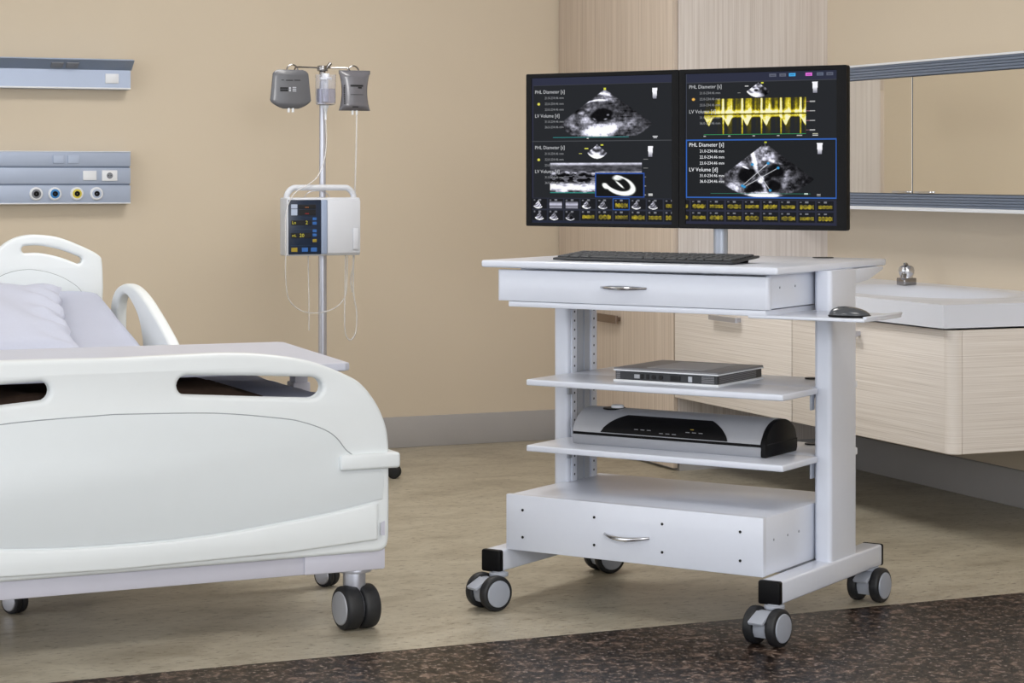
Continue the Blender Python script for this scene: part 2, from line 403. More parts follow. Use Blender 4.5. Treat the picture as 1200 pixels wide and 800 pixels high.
# ------------------------------------------------------------------ wall service rails
def service(z0, name, label):
    return empty(name, (0, 8.75, z0), 0, label, 'wall panel', 'service rails on the back wall')
UR, UL = 1.998, .2
up = service(1.55, 'medical_wall_rail', 'upper blue-grey medical service rail with leaning top on the back wall')
b = MB(); prof = [(.0, 0), (0, .08), (-.055, .118), (-.052, .122), (.07, .122), (.07, 0)]   # (y, z)
b.prism(prof, lambda u, v, d: (d, u, v), UL, UR, .0); b.build('rail_body', M_alu, up)
b = MB(); b.prism([(-.0005, .081), (-.0555, .1185), (-.056, .117), (-.001, .079)], lambda u, v, d: (d, u, v), UL, UR+.004)  # thin darker layer paints the shade of the downward tilt
tag(b.build('leaning_fascia', M_alu2, up, smooth=0), 'fascia leaning outwards, its downward-facing shade put into a darker slate blue')
b = MB(); b.box(UL, UR, -.004, .0, 0, .007, .001); tag(b.build('light_edge', M_white, up), 'pale lower edge')
def plate(par, u0, u1, z0, z1, m, name, y=0., lab=None, th=.006, dot=False):
    b = MB(); b.box(u0, u1, y-th, y+.001, z0, z1, .0025)
    o = b.build(name, m, par)
    if lab: tag(o, lab)
    if dot:
        b = MB(); b.cyl(((u0+u1)/2, y-th-.001, (z0+z1)/2), ((u0+u1)/2, y-th+.002, (z0+z1)/2), .013, n=20); tag(b.build('socket_insert', M_socket, o), 'round grey socket insert')
        b = MB()
        for s in (-.005, .005): b.cyl(((u0+u1)/2+s, y-th-.002, (z0+z1)/2), ((u0+u1)/2+s, y-th, (z0+z1)/2), .0022, n=8)
        b.build('socket_pins', M_dot, o)
    return o
plate(up, 1.892, 1.948, .024, .064, M_white, 'light_switch', lab='white rocker switch')
tilt = math.atan2(.055, .038)
for u0 in (1.664, 1.726):
    b = MB(); Mx = Matrix.Translation((u0, -.029, .0985)) @ Matrix.Rotation(tilt, 4, 'X')
    b.box(0, .05, -.006, 0, -.02, .016, .002, M=Mx); tag(b.build('socket', M_socket, up), 'grey socket cover')
lo = service(1.078, 'medical_wall_rail', 'lower blue-grey medical service rail with four round gas outlets on the back wall')
b = MB(); z = [0, .078, .082, .149, .153, .217]
for z0, z1 in ((0, .0755), (.0825, .1475), (.1545, .217)): b.box(UL, UR, 0, .07, z0, z1, .002)
b.build('rail_body', M_alu, lo)
b = MB(); b.box(UL, UR-.001, .014, .069, .001, .216); tag(b.build('groove_backing', M_rib, lo, smooth=0), 'darker groove between the bands')
b = MB(); b.box(UL, UR, -.004, .0, 0, .005, .001); b.box(UL, UR, -.003, .0, .213, .217, .001); tag(b.build('light_edge', M_white, lo), 'pale edges')
for u0 in (1.678, 1.738): plate(lo, u0, u0+.047, .166, .2, M_socketl, 'socket', lab='pale blue-grey socket cover')
plate(lo, 1.800, 1.856, .097, .136, M_white, 'light_switch', lab='white rocker switch')
plate(lo, 1.878, 1.942, .094, .138, M_white, 'socket', lab='white power socket', dot=True)
for uc, m, lab in ((1.609, M_socket, 'gas outlet with a grey ring'), (1.685, M_blue, 'gas outlet with a blue ring'), (1.775, M_yellow, 'gas outlet with a yellow ring'), (1.856, M_socketl, 'gas outlet with a pale ring')):
    rot = Matrix.Rotation(R(90), 4, 'X')
    b = MB(); b.lathe([(.0, 0), (.027, 0), (.027, .006), (.023, .01), (.0, .01)], (uc, .0, .042), M=rot); o = tag(b.build('gas_outlet', M_white, lo), lab)
    b = MB(); b.lathe([(.0, .008), (.019, .008), (.019, .012), (.0, .012)], (uc, 0, .042), M=rot); b.build('colour_ring', m, o)
    b = MB(); b.lathe([(.0, .008), (.011, .008), (.011, .015), (.005, .015), (.0, .011)], (uc, 0, .042), M=rot); tag(b.build('nozzle', M_blackp, o), 'black nozzle')

# ------------------------------------------------------------------ casters
def caster(par, x, y, z_top, r, rz, gap=.018, w=.026, pedal=True, tire=M_tire, hub=M_hub, fork=M_fork, off=.012, stem=1.):
    """twin-wheel swivel caster; wheel axis along local x"""
    T = Matrix.Translation((x, y, 0)) @ Matrix.Rotation(rz, 4, 'Z')
    b = MB(); b.M = T
    b.cyl((0, off, r*1.6), (0, off, z_top), r*.36*stem, n=20, bev=.001)
    b.cyl((0, off, z_top-.012), (0, off, z_top-.002), r*.55*stem, n=24, bev=.002)
    prof = [(r*.78*math.cos(R(a)), r+r*.82*math.sin(R(a))) for a in range(-40, 221, 20)]
    b.prism(prof, lambda u, v, d: (d, u, v), -gap, gap, .002)
    c = b.build('caster', fork, par)
    for s in (-1, 1):
        b = MB(); b.M = T; x0, x1 = s*(gap-.002), s*(gap+w)
        b.cyl((min(x0, x1), 0, r), (max(x0, x1), 0, r), r, n=40, bev=r*.16)
        wl = tag(b.build('wheel', tire, c), 'black rubber wheel')
        b = MB(); b.M = T; b.cyl((s*(gap+w-.004), 0, r), (s*(gap+w+.0035), 0, r), r*.76, n=36, bev=.003)
        b.build('hub_cap', hub, wl)
    if pedal:
        b = MB(); b.M = T @ Matrix.Translation((0, -r*.95, r*1.42)) @ Matrix.Rotation(R(28), 4, 'X')
        b.vbox(-gap*1.0, gap*1.0, -r*.30, r*.75, -.004, .004, .005, bev=.0015)
        b.build('brake_pedal', fork, c)
    return c

# ------------------------------------------------------------------ the cart
CA = R(-55.5)
cx, cy = .9205*.473+.3907*5.9185, -.3907*.473+.9205*5.9185
ct = empty('equipment_cart', (cx, cy, 0), CA, 'white rolling equipment cart with drawers, shelves and casters, carrying two monitors', 'cart')
def part(mb, name, m=M_cart, par=None, lab=None, **k):
    o = mb.build(name, m, par or ct, **k)
    if lab: tag(o, lab)
    return o
TL, TR, TZ0, TZ1 = -.450, .400, .098, .157
for a in (TL, TR):
    b = MB(); b.box(a-.03, a+.03, -.272, .388, TZ0, TZ1, .006, 3); o = part(b, 'foot_tube')
    for y0, y1 in ((-.286, -.264), (.382, .398)):
        b = MB(); b.box(a-.031, a+.031, y0, y1, TZ0-.001, TZ1+.001, .006, 3); part(b, 'end_cap', M_blackp, o, 'black plastic end cap')
b = MB(); b.box(TL+.03, TR-.03, .10, .15, TZ0+.005, TZ1-.005, .003); part(b, 'cross_bar')
for (a, bb, rz) in ((TL+.012, -.312, -22), (TR+.008, -.310, -7), (TR+.004, .356, -4), (TL, .345, -30)):
    caster(ct, a, bb, .100, .0485, R(rz), gap=.022, w=.026, off=.034 if bb < 0 else .0)
# columns with perforated inner faces
for a0, a1, s in ((-.450, -.400, 1), (.374, .424, -1)):
    b = MB(); b.vbox(a0, a1, .05, .225, TZ1-.002, .94, .013, 6); o = part(b, 'column')
    ai = a1 if s > 0 else a0
    b = MB()
    for b0, b1 in ((.066, .094), (.176, .206)): b.box(min(ai, ai+s*.004), max(ai, ai+s*.004), b0, b1, .16, .938, .0008)
    part(b, 'perforated_strip', M_cart, o)
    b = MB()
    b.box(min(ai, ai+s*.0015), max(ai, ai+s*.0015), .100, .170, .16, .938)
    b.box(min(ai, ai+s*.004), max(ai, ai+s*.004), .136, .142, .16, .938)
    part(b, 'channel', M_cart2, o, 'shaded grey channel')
    for bc in (.080, .191):
        b = MB()
        for k in range(30):
            zc = .172+k*.0262
            b.cyl((ai+s*.0035, bc, zc), (ai+s*.0046, bc, zc), .0034, n=10)
        part(b, 'slot_holes', M_slot, o, 'grey slot holes')
# bottom drawer box
DZ0, DZ1 = .158, .311
b = MB(); b.box(-.416, .3665, -.232, .26, DZ0, DZ1-.001, .003); part(b, 'drawer_box')
b = MB(); b.box(-.420, .3685, -.252, -.233, DZ0, DZ1+.001, .003); df = part(b, 'drawer_front')
def bow_handle(a0, a1, y, z, par, drop=.0):
    n = 14; pts = []
    for i in range(n+1):
        t = i/n; pts.append((a0+(a1-a0)*t, y-.026*math.sin(math.pi*t)**.7, z-drop*math.sin(math.pi*t)))
    h = MB(); h.tube(pts, [.0035+.003*math.sin(math.pi*i/n) for i in range(n+1)], 10)
    return tag(h.build('handle', M_chrome, par), 'bowed chrome handle')
bow_handle(-.103, .033, -.252, .230, df, .006)
for a in (-.365, -.136, .073, .303):
    for zz in (.271, .196):
        b = MB(); b.cyl((a, -.2535, zz), (a, -.250, zz), .0038, n=10); part(b, 'screw_hole', M_dot, df, 'black screw hole')
for bb, zz in ((-.185, .247), (-.10, .247), (-.03, .247)):
    b = MB(); b.cyl((.3655, bb, zz), (.3676, bb, zz), .0035, n=10); part(b, 'side_screw', M_hub, None, 'small grey side screw')
# shelves
for zt in (.625, .4405):
    b = MB(); b.box(-.402, .389, -.176, .044, zt-.0175, zt, .004, 3); b.box(-.394, .368, .03, .30, zt-.0172, zt-.0003, .002); b.box(-.388, .366, .29, .31, zt-.0168, zt-.0006, .002)
    o = part(b, 'shelf')
    b = MB(); b.cyl((.268, .272, zt-.001), (.268, .272, zt+.0025), .021, n=24); part(b, 'cable_grommet', M_blackp, o, 'black cable grommet')
    for s in (-1, 1):
        x = .369 if s > 0 else -.395
        b = MB(); b.box(x-.006, x, .05, .25, zt-.030, zt-.0165, .001); b.box(x-.004, x+.002, .042, .062, zt-.062, zt-.02, .001); part(b, 'shelf_bracket', M_cart2, o)
    b = MB(); b.box(.398, .421, .222, .236, zt-.014, zt+.006, .003)
    part(b, 'shelf_clamp', M_white, o, 'white clamp behind the column')
# worktop and its brackets
b = MB(); b.box(-.517, .400, -.232, .49, .9385, .9585, .006, 3); wt = part(b, 'worktop')
b = MB(); b.cyl((.23, .43, .957), (.23, .43, .9605), .03, n=30); part(b, 'cable_grommet', M_blackp, wt, 'black cable grommet')
for a in (-.425, .399):
    b = MB(); b.prism([(.225, .938), (.43, .938), (.43, .930), (.33, .905), (.225, .895)], lambda u, v, d: (d, u, v), a-.016, a+.016, .002); part(b, 'worktop_bracket')
# top drawer
b = MB(); b.box(-.455, .355, -.120, .30, .848, .936, .002); b.box(-.455, .355, -.19, -.11, .848, .905, .002); b.box(.348, .360, -.19, .30, .848, .936, .001); part(b, 'drawer_box')
b = MB(); b.vbox(-.480, .362, -.206, -.18, .8455, .932, .012, 5, bev=.001); df = part(b, 'drawer_front')
bow_handle(-.141, -.001, -.206, .892, df)
for bb, zz in ((-.135, .902), (-.04, .902)):
    b = MB(); b.cyl((.359, bb, zz), (.3615, bb, zz), .003, n=10); part(b, 'side_screw', M_hub, None, 'small grey side screw')
b = MB(); b.box(-.443, .352, -.203, .25, .829, .8445, .002); part(b, 'tray_housing')
b = MB(); b.box(.30, .628, -.203, .046, .823, .832, .003); mt = part(b, 'mouse_tray')
b = MB(); b.box(.618, .630, -.19, .046, .831, .837, .002); part(b, 'tray_lip', M_cart, mt)
# monitor pole
b = MB(); b.cyl((-.118, .466, .958), (-.118, .466, 1.33), .0215, n=28); b.cyl((-.118, .466, .958), (-.118, .466, .966), .020, n=28); part(b, 'monitor_pole', M_cart2)
b = MB(); b.box(-.52, .06, .462, .478, 1.255, 1.295, .003); b.vbox(-.145, -.091, .44, .492, 1.24, 1.31, .01); part(b, 'monitor_crossbar', M_cart2)

# ------------------------------------------------------------------ monitor pictures (numpy raster -> vertex colours of the lit screen)
rng = np.random.default_rng(5)
def vnoise(h, w, fy, fx, seed):
    r = np.random.default_rng(seed); g = r.random((int(fy)+2, int(fx)+2))
    y = np.linspace(0, fy, h, endpoint=False); x = np.linspace(0, fx, w, endpoint=False)
    yi, xi = y.astype(int), x.astype(int); ty, tx = y-yi, x-xi
    ty = (ty*ty*(3-2*ty))[:, None]; tx = (tx*tx*(3-2*tx))[None]
    a = g[yi][:, xi]; b_ = g[yi][:, xi+1]; c = g[yi+1][:, xi]; d = g[yi+1][:, xi+1]
    return (a*(1-tx)+b_*tx)*(1-ty)+(c*(1-tx)+d*tx)*ty
def fbm(h, w, f, seed, k=4, ar=1.):
    o = 0; s = 0
    for i in range(k):
        o = o+vnoise(h, w, f*2**i, f*ar*2**i, seed+i)*.6**i; s += .6**i
    return o/s
SW, SH = 372, 336
class Canvas:
    def __init__(s):
        s.im = np.zeros((SH, SW, 3)); s.im[:] = (37, 39, 42)
        s.U, s.V = np.meshgrid((np.arange(SW)+.5)/SW, (np.arange(SH)+.5)/SH)
    def rect(s, u0, u1, v0, v1, c, a=1.):
        m = (s.U >= u0) & (s.U < u1) & (s.V >= v0) & (s.V < v1); s.im[m] = s.im[m]*(1-a)+np.array(c)*a
    def frame(s, u0, u1, v0, v1, c, t=.007):
        s.rect(u0, u1, v0, v0+t, c); s.rect(u0, u1, v1-t, v1, c); s.rect(u0, u0+t, v0, v1, c); s.rect(u1-t, u1, v0, v1, c)
    def add(s, mask, c): s.im = s.im*(1-mask[..., None])+np.array(c)*mask[..., None]
    def blob(s, u, v, ru, rv, soft=.25, rot=0.):
        du, dv = s.U-u, s.V-v; c, n = math.cos(rot), math.sin(rot)
        x, y = (du*c+dv*n)/ru, (-du*n+dv*c)/rv
        return np.clip((1-np.sqrt(x*x+y*y))/soft, 0, 1)
    def line(s, p, q, t, c):
        p, q = np.array(p), np.array(q); d = q-p; L = (d@d)
        k = np.clip(((s.U-p[0])*d[0]+(s.V-p[1])*d[1])/L, 0, 1)
        dist = np.hypot(s.U-p[0]-k*d[0], s.V-p[1]-k*d[1]); s.add(np.clip(1.4-dist/t, 0, 1), c)
    def sector(s, ua, va, ang_l, ang_r, Rr, seed, bright, asp=1.1):
        """fan from apex: returns mask, radius 0..1, angle"""
        x, y = (s.U-ua)*asp, s.V-va
        r = np.hypot(x, y)/Rr; th = np.arctan2(x, y)
        m = np.clip((1-r)/.02, 0, 1)*np.clip((th-ang_l)/.02, 0, 1)*np.clip((ang_r-th)/.02, 0, 1)
        return m, r, th
def sc(v): return np.clip(v, 0, 1)
def echo(cv, m, val, tint=(1., 1., 1.08)):
    val = sc(val)[..., None]*255*np.array(tint); cv.im = cv.im*(1-m[..., None])+np.clip(val, 0, 255)*m[..., None]
N1 = fbm(SH, SW, 14, 11, 5); N2 = fbm(SH, SW, 46, 31, 3); N3 = fbm(SH, SW, 8, 51, 4)
def probe(cv, u, v, w=.036, h=.072):
    for r in range(SH):
        vv = (r+.5)/SH; t = (vv-v)/h
        if 0 <= t < 1:
            ww = w*(1-.3*t)/2; m = np.abs(cv.U[r]-u) < ww; cv.im[r][m] = (np.array((250, 250, 255))*(1-.7*max(0, t-.5)*2)+np.array((80, 80, 96))*.7*max(0, t-.5)*2)
def thumbs(cv, cols, w, rows, yell):
    for j, (v0, v1) in enumerate(rows):
        for i, u in enumerate(cols):
            cv.rect(u, min(u+w, .998), v0, v1, (27, 28, 31)); k = yell(i, j); h = v1-v0
            if u+w < .1 and False: continue
            cv.rect(u+w*.08, u+w*.2, v0+h*.06, v0+h*.2, (110, 112, 120)); cv.rect(u+w*.42, u+w*.6, v0+h*.05, v0+h*.22, (150, 152, 160), .8)
            uc, vc = u+w/2, v0+h*.62
            if k == 'y' or k == 'Y':
                prof = .16+.10*np.abs(np.sin((cv.U-u)/w*math.pi*(3+i % 3)+j+i*1.7))*(1 if (i+j) % 2 else .5)
                dv = np.abs(cv.V-vc)/h
                m = np.clip((prof-dv)/.05, 0, 1)*((cv.U > u+w*.1) & (cv.U < u+w*.92))
                cv.add(m*(.15+.85*N2), (222, 198, 50))
                if k == 'Y': cv.add((np.abs(cv.V-vc) < h*.02)*(cv.U > u+w*.1)*(cv.U < u+w*.92)*1., (60, 50, 20))
            elif k == 'm':
                m = ((cv.U > u+w*.08) & (cv.U < u+w*.92) & (cv.V > v0+h*.3) & (cv.V < v1-h*.06))*1.
                g = .55+.45*np.sin((cv.V-v0)/h*14)
                echo(cv, m*.95, .45+.45*g*N1*1.4, (1, 1, 1.1))
            else:
                m, r, th = cv.sector(uc-(.1*w if k == 's' else 0), v0+h*.15, -.75, .62, h*.85, 0, 0, 1.1)
                val = (N1*1.7-.45)*(.6+.6*np.sin(r*9+th*4)**2)+np.clip((r-.82)*5, 0, 1)
                echo(cv, m, val*1.2)
def finish(cv):
    return cv.im
# left screen
L = Canvas()
L.rect(0, 1, 0, .05, (47, 50, 68)); L.rect(0, 1, .05, .055, (62, 64, 72)); L.rect(0, .012, 0, 1, (48, 50, 66)); L.rect(0, 1, .434, .44, (72, 74, 78)); L.rect(0, 1, .985, 1, (40, 44, 60))
m, r, th = L.sector(.53, .085, -.88, .88, .375, 0, 0, .85)
m = m*np.clip((.415-L.V)/.012, 0, 1)
SPK = .55+.9*N2
RAD = vnoise(SH, SW, 120, 26, 91)
def arc(C, u, v, ru, rv, t, a0, a1):
    du, dv = (C.U-u)/ru, (C.V-v)/rv; q = np.hypot(du, dv); an = np.arctan2(dv, du)
    return np.exp(-((q-1)/t)**2)*sc((an-a0)*3)*sc((a1-an)*3)
val = .20+.36*(N1-.42)+.42*(N2-.45)+.2*(RAD-.5)
val += SPK*(1.15*L.blob(.49, .375, .15, .055, .8)+.75*L.blob(.58, .345, .09, .035, .9, -.35)+.55*L.blob(.37, .29, .05, .055, 1.)+.35*L.blob(.29, .335, .08, .03, 1., .5)+.30*L.blob(.30, .27, .07, .03, 1., -.5))
val += SPK*(.85*arc(L, .50, .245, .17, .085, .06, -2.6, -1.2)+.6*arc(L, .50, .255, .15, .14, .05, -2.2, -.9)+.45*L.blob(.53, .118, .07, .035, .8)+.3*L.blob(.55, .155, .12, .03, .9)+.22*L.blob(.70, .32, .10, .05, 1., -.5)+.22*arc(L, .505, .262, .105, .066, .16, .2, 3.0)+.4*L.blob(.36, .245, .03, .02, .9)+.3*L.blob(.40, .225, .03, .012, .9, .4))
hole = sc(1.2*L.blob(.508+.010*np.sin(L.V*60), .262, .086, .05, .25)*(.75+.5*N3)); val = val*(1-.88*hole)
val += hole*SPK*(.55*L.blob(.455, .290, .022, .007, .9, .5)+.5*L.blob(.552, .262, .014, .010, .9)+.6*L.blob(.535, .290, .018, .008, .9, -.2))
val *= 1-.45*sc((np.abs(th)-.62)*3.5)
echo(L, m, val*1.2)
L.rect(.155, .70, .410, .415, (60, 160, 160)); L.rect(.40, .415, .418, .424, (200, 200, 200))
for u, v in ((.53, .085),): L.rect(u-.008, u+.008, v-.008, v+.008, (214, 214, 70))
probe(L, .88, .085); L.rect(.865, .90, .408, .414, (220, 220, 225)); L.rect(.87, .895, .418, .424, (200, 200, 205))
for v in (.18, .565): L.add(L.blob(.05, v, .012, .011, .3), (226, 220, 90))
# M-mode bands
def mm(u0, u1, v0, v1, fn):
    mk = ((L.U > u0) & (L.U < u1) & (L.V > v0) & (L.V < v1))*1.; echo(L, mk, fn)
wob = .012*np.sin(L.U*46)+.008*np.sin(L.U*93+1)
NS = fbm(SH, SW, 90, 71, 2, .35)
mm(.135, .79, .587, .648, .10+.55*np.exp(-((L.V-.594)/.009)**2)+.25*NS+.12*N2)
mm(.135, .79, .645, .66, .35+.5*NS)
mm(.135, .46, .645, .79, -.10+.45*np.exp(-((L.V-.655-wob*.4)/.009)**2)+.55*(NS > .56)*NS+1.15*np.exp(-((L.V-.755+wob*.4)/.026)**2)+.2*N2)
L.rect(.135, .46, .789, .795, (50, 140, 130))
# small sector
m, r, th = L.sector(.475, .462, -.95, .95, .098, 0, 0, 1.12)
echo(L, m, (N1*1.8-.25)*(.5+.9*np.sin(r*9-1)**2)+.9*L.blob(.47, .545, .06, .02, .7))
L.rect(.385, .41, .486, .494, (200, 200, 80)); L.rect(.50, .52, .46, .469, (214, 214, 70)); L.rect(.345, .365, .522, .527, (170, 170, 90))
probe(L, .85, .475)
for i in range(5): L.rect(.80, .82+.012*(i < 2), .562+i*.06, .566+i*.06, (150, 150, 150))
L.rect(.835, .865, .795, .80, (225, 225, 225)); L.rect(.835, .865, .804, .809, (225, 225, 225))
# inset heart view
L.rect(.46, .81, .655, .822, (24, 26, 28)); L.frame(.46, .81, .655, .822, (45, 80, 160), .008)
o1, i1 = L.blob(.635, .742, .122, .066, .14, .30), L.blob(.622, .728, .102, .050, .18, .35)
val = sc(o1-i1*1.15)*(.55+.9*N1)+.9*L.blob(.62, .69, .045, .022, .5)*(.4+N1)+.8*L.blob(.635, .735, .05, .009, .5, .7)
val *= sc(1.25-1.6*L.blob(.53, .70, .05, .035, .5))
val += .9*L.blob(.53, .745, .03, .018, .5, .8)
echo(L, ((L.U > .468) & (L.U < .80) & (L.V > .663) & (L.V < .815))*1., val*1.15+.08, (1., 1.02, 1.0))
cols = [.004+i*.1178 for i in range(9)]
L.rect(0, 1, .826, .985, (44, 47, 58))
pat = [['s', 'm', 'm', 's', 's', 'y', 's', 's', 'Y'], ['n', 's', 's', 'y', 'y', 'y', 'y', 'Y', 'Y']]
thumbs(L, cols, .106, ((.834, .902), (.914, .982)), lambda i, j: pat[j][i])
L.frame(cols[5]-.006, cols[5]+.112, .828, .908, (40, 84, 160), .005)
# right screen
Q = Canvas()
Q.rect(0, 1, 0, .058, (46, 49, 66)); Q.rect(0, 1, .058, .063, (62, 64, 72)); Q.rect(0, .006, 0, 1, (64, 68, 80)); Q.rect(0, 1, .985, 1, (44, 46, 64))
for u, c in ((.585, (96, 100, 116)), (.65, (96, 100, 116)), (.712, (72, 170, 232)), (.82, (222, 110, 214)), (.893, (96, 104, 124)), (.955, (92, 96, 112))): Q.rect(u-.022, u+.022, .012, .034, c); Q.rect(u-.014, u+.014, .020, .026, tuple(int(v*.75) for v in c))
m, r, th = Q.sector(.49, .068, -.95, .95, .098, 0, 0, 1.0)
v_ = (N1*1.9-.35)*(.5+.9*np.sin(r*9-1)**2)+.9*Q.blob(.475, .148, .06, .018, .7)+.6*Q.blob(.475, .112, .028, .014, .4); v_ = v_*(1-.9*Q.blob(.475, .118, .018, .009, .4))
echo(Q, m, v_)
Q.rect(.40, .425, .086, .092, (210, 210, 210)); Q.rect(.352, .372, .13, .135, (150, 150, 150)); Q.rect(.508, .524, .066, .075, (214, 214, 70))
probe(Q, .86, .07)
# doppler trace
u0, u1, vb = .125, .80, .272
mk = ((Q.U > u0) & (Q.U < u1) & (Q.V > .17) & (Q.V < .408))*1.
c1 = rng.random(SW); c1 = np.convolve(c1, [.25, .5, .25], 'same'); per = .128
spk = np.zeros(SW); us = (np.arange(SW)+.5)/SW
for k in range(6):
    for off, amp, w_ in ((.0, 1.25, .007), (.035, .55, .016), (.055, .5, .012), (-.03, .38, .02)):
        spk += amp*np.exp(-((us-(u0+.13+k*per+off))/w_)**2)
up_ = np.clip(spk*1.1+.35*c1-.12, 0, 1.3)[None]
h = np.clip((vb-Q.V)/.10, 0, 1); d = np.clip((Q.V-vb)/.13, 0, 1)
A = np.where(Q.V < vb, up_*(1.1-.45*h)+.5*np.exp(-((h-.12)/.13)**2), 0)
ph = ((us-u0+.02) % per)/per
env = (.025+.052*np.exp(-((ph-.40)/.16)**2)*np.where(ph < .4, 1, 1.1))[None]
A = A+np.where(Q.V >= vb, .95*np.clip((env-(Q.V-vb))/.012, 0, 1)*(.55+.55*np.clip((Q.V-vb)/env, 0, 1)**2)+np.clip(spk*.75-.18, 0, 1)[None]*(1-.45*d), 0)
A = sc(A*(.5+.95*N2+.35*rng.random((SH, SW))))*mk; A *= 1-.92*np.exp(-((Q.V-vb-.001)/.0042)**2)
colr = np.stack([np.clip(50+A*255, 0, 250), np.clip(42+A*240, 0, 246), np.clip(8+A**3.5*215, 0, 205)], -1)
Q.im = Q.im*(1-np.clip(A*1.9, 0, 1)[..., None])+colr*np.clip(A*1.9, 0, 1)[..., None]
Q.rect(.125, .80, .404, .409, (58, 160, 96))
for i, u in enumerate((.13, .295, .46, .62, .75)): Q.rect(u-.008, u+.008+.02*(i == 4), .415, .421, (190, 190, 190))
for i in range(4): Q.rect(.80, .83, .195+.062*i, .199+.062*i, (140, 100, 110)); Q.rect(.825, .86, .193+.062*i, .201+.062*i, (170, 170, 170))
Q.rect(.845, .88, .404, .409, (230, 230, 200)); Q.rect(.845, .88, .414, .42, (210, 210, 210))
Q.add(Q.blob(.052, .170, .013, .011, .3), (236, 180, 84)); Q.add(Q.blob(.052, .562, .013, .011, .3), (240, 190, 90))
# selected view
Q.rect(.006, .995, .436, .826, (33, 35, 37))
m, r, th = Q.sector(.535, .465, -.86, .86, .362, 0, 0, .85)
val = (.20+.5*(N1-.42)+.75*(N2-.45)+.2*(RAD-.5))*(1.05-.35*r)
val += SPK*(.38*Q.blob(.55, .53, .13, .09, .95)+1.05*Q.blob(.50, .812, .17, .035, .7)+.7*Q.blob(.335, .755, .07, .06, 1.)+.42*Q.blob(.37, .62, .06, .05, 1.)+.5*Q.blob(.668, .70, .03, .09, .9, .25)+.2*Q.blob(.75, .68, .07, .05, 1.))
val *= 1-.6*sc((th-.42)*2.4)
for (u, v, a, b_, ro) in ((.408, .668, .070, .058, .3), (.455, .757, .058, .042, -.2), (.60, .655, .068, .055, -.3), (.592, .752, .056, .048, .3)):
    val *= 1-.9*sc(Q.blob(u+.010*np.sin(Q.V*70), v+.008*np.sin(Q.U*50), a, b_, .4, ro)*(.7+.7*N3))
val += SPK*(1.0*Q.blob(.462, .585, .020, .10, .8, -.25)+1.1*Q.blob(.508, .705, .026, .03, .8)+.6*Q.blob(.535, .765, .018, .055, .8, -.35)+.8*Q.blob(.405, .625, .032, .007, .7, .4)+.7*Q.blob(.535, .615, .03, .006, .7, -.7)+.5*Q.blob(.60, .59, .06, .012, .9, .3))
echo(Q, m, val*1.15)
for p, q in (((.555, .598), (.383, .745)), ((.62, .628), (.397, .752)), ((.45, .605), (.568, .775))):
    Q.line(p, q, .0022, (212, 214, 220)); [Q.add(Q.blob(*e, .012, .011, .4), (58, 150, 208)) for e in (p, q)]
Q.rect(.17, .83, .795, .799, (52, 120, 104)); Q.rect(.79, .815, .793, .80, (200, 220, 210)); Q.rect(.87, .895, .797, .802, (220, 220, 220)); Q.rect(.87, .895, .806, .811, (190, 190, 190))
Q.rect(.53, .545, .456, .464, (190, 200, 60)); probe(Q, .89, .468)
Q.frame(.0, 1., .438, .826, (52, 98, 178), .009)
Q.rect(0, 1, .836, .985, (44, 46, 60))
cols = [-.085+i*.1195 for i in range(9)]
pq = [['y', 'y', 'Y', 'Y', 'y', 'y', 'y', 'y', 'Y'], ['y', 'y', 'y', 'Y', 'Y', 'Y', 'y', 'y', 'Y']]
thumbs(Q, cols, .108, ((.843, .906), (.918, .981)), lambda i, j: pq[j][i])

M_scr = bpy.data.materials.new('lit_screen_picture'); M_scr.use_nodes = True
_n = M_scr.node_tree.nodes; _b = _n['Principled BSDF']; _at = _n.new('ShaderNodeVertexColor'); _at.layer_name = 'picture'
M_scr.node_tree.links.new(_at.outputs['Color'], _b.inputs['Emission Color'])
_b.inputs['Emission Strength'].default_value = 1.; _b.inputs['Base Color'].default_value = (.004, .004, .005, 1); _b.inputs['Roughness'].default_value = .5; _b.inputs['Specular IOR Level'].default_value = .0

def screen(par, im, a0, a1, z0, z1, y):
    nu, nv = SW, SH
    x = np.linspace(a0, a1, nu+1); z = np.linspace(z1, z0, nv+1)
    X, Z = np.meshgrid(x, z); co = np.stack([X, np.full_like(X, y), Z], -1).reshape(-1, 3)
    idx = (np.arange(nv)[:, None]*(nu+1)+np.arange(nu)[None]); q = np.stack([idx, idx+nu+1, idx+nu+2, idx+1], -1).reshape(-1, 4)
    me = bpy.data.meshes.new('screen'); me.vertices.add(len(co)); me.vertices.foreach_set('co', co.ravel())
    me.loops.add(q.size); me.loops.foreach_set('vertex_index', q.ravel().astype(np.int32))
    me.polygons.add(len(q)); me.polygons.foreach_set('loop_start', np.arange(0, q.size, 4, dtype=np.int32))
    try: me.polygons.foreach_set('loop_total', np.full(len(q), 4, dtype=np.int32))
    except Exception: pass
    me.update(calc_edges=True); me.validate()
    s = np.clip(im, 0, 255)/255; s = np.where(s <= .04045, s/12.92, ((s+.055)/1.055)**2.4)
    c4 = np.concatenate([s, np.ones(s.shape[:2]+(1,))], -1).reshape(-1, 1, 4).repeat(4, 1).reshape(-1)
    at = me.color_attributes.new('picture', 'FLOAT_COLOR', 'CORNER'); at.data.foreach_set('color', c4.astype(np.float32))
    me.materials.append(M_scr)
    o = bpy.data.objects.new('screen', me); COL.objects.link(o); o.parent = par
    return o

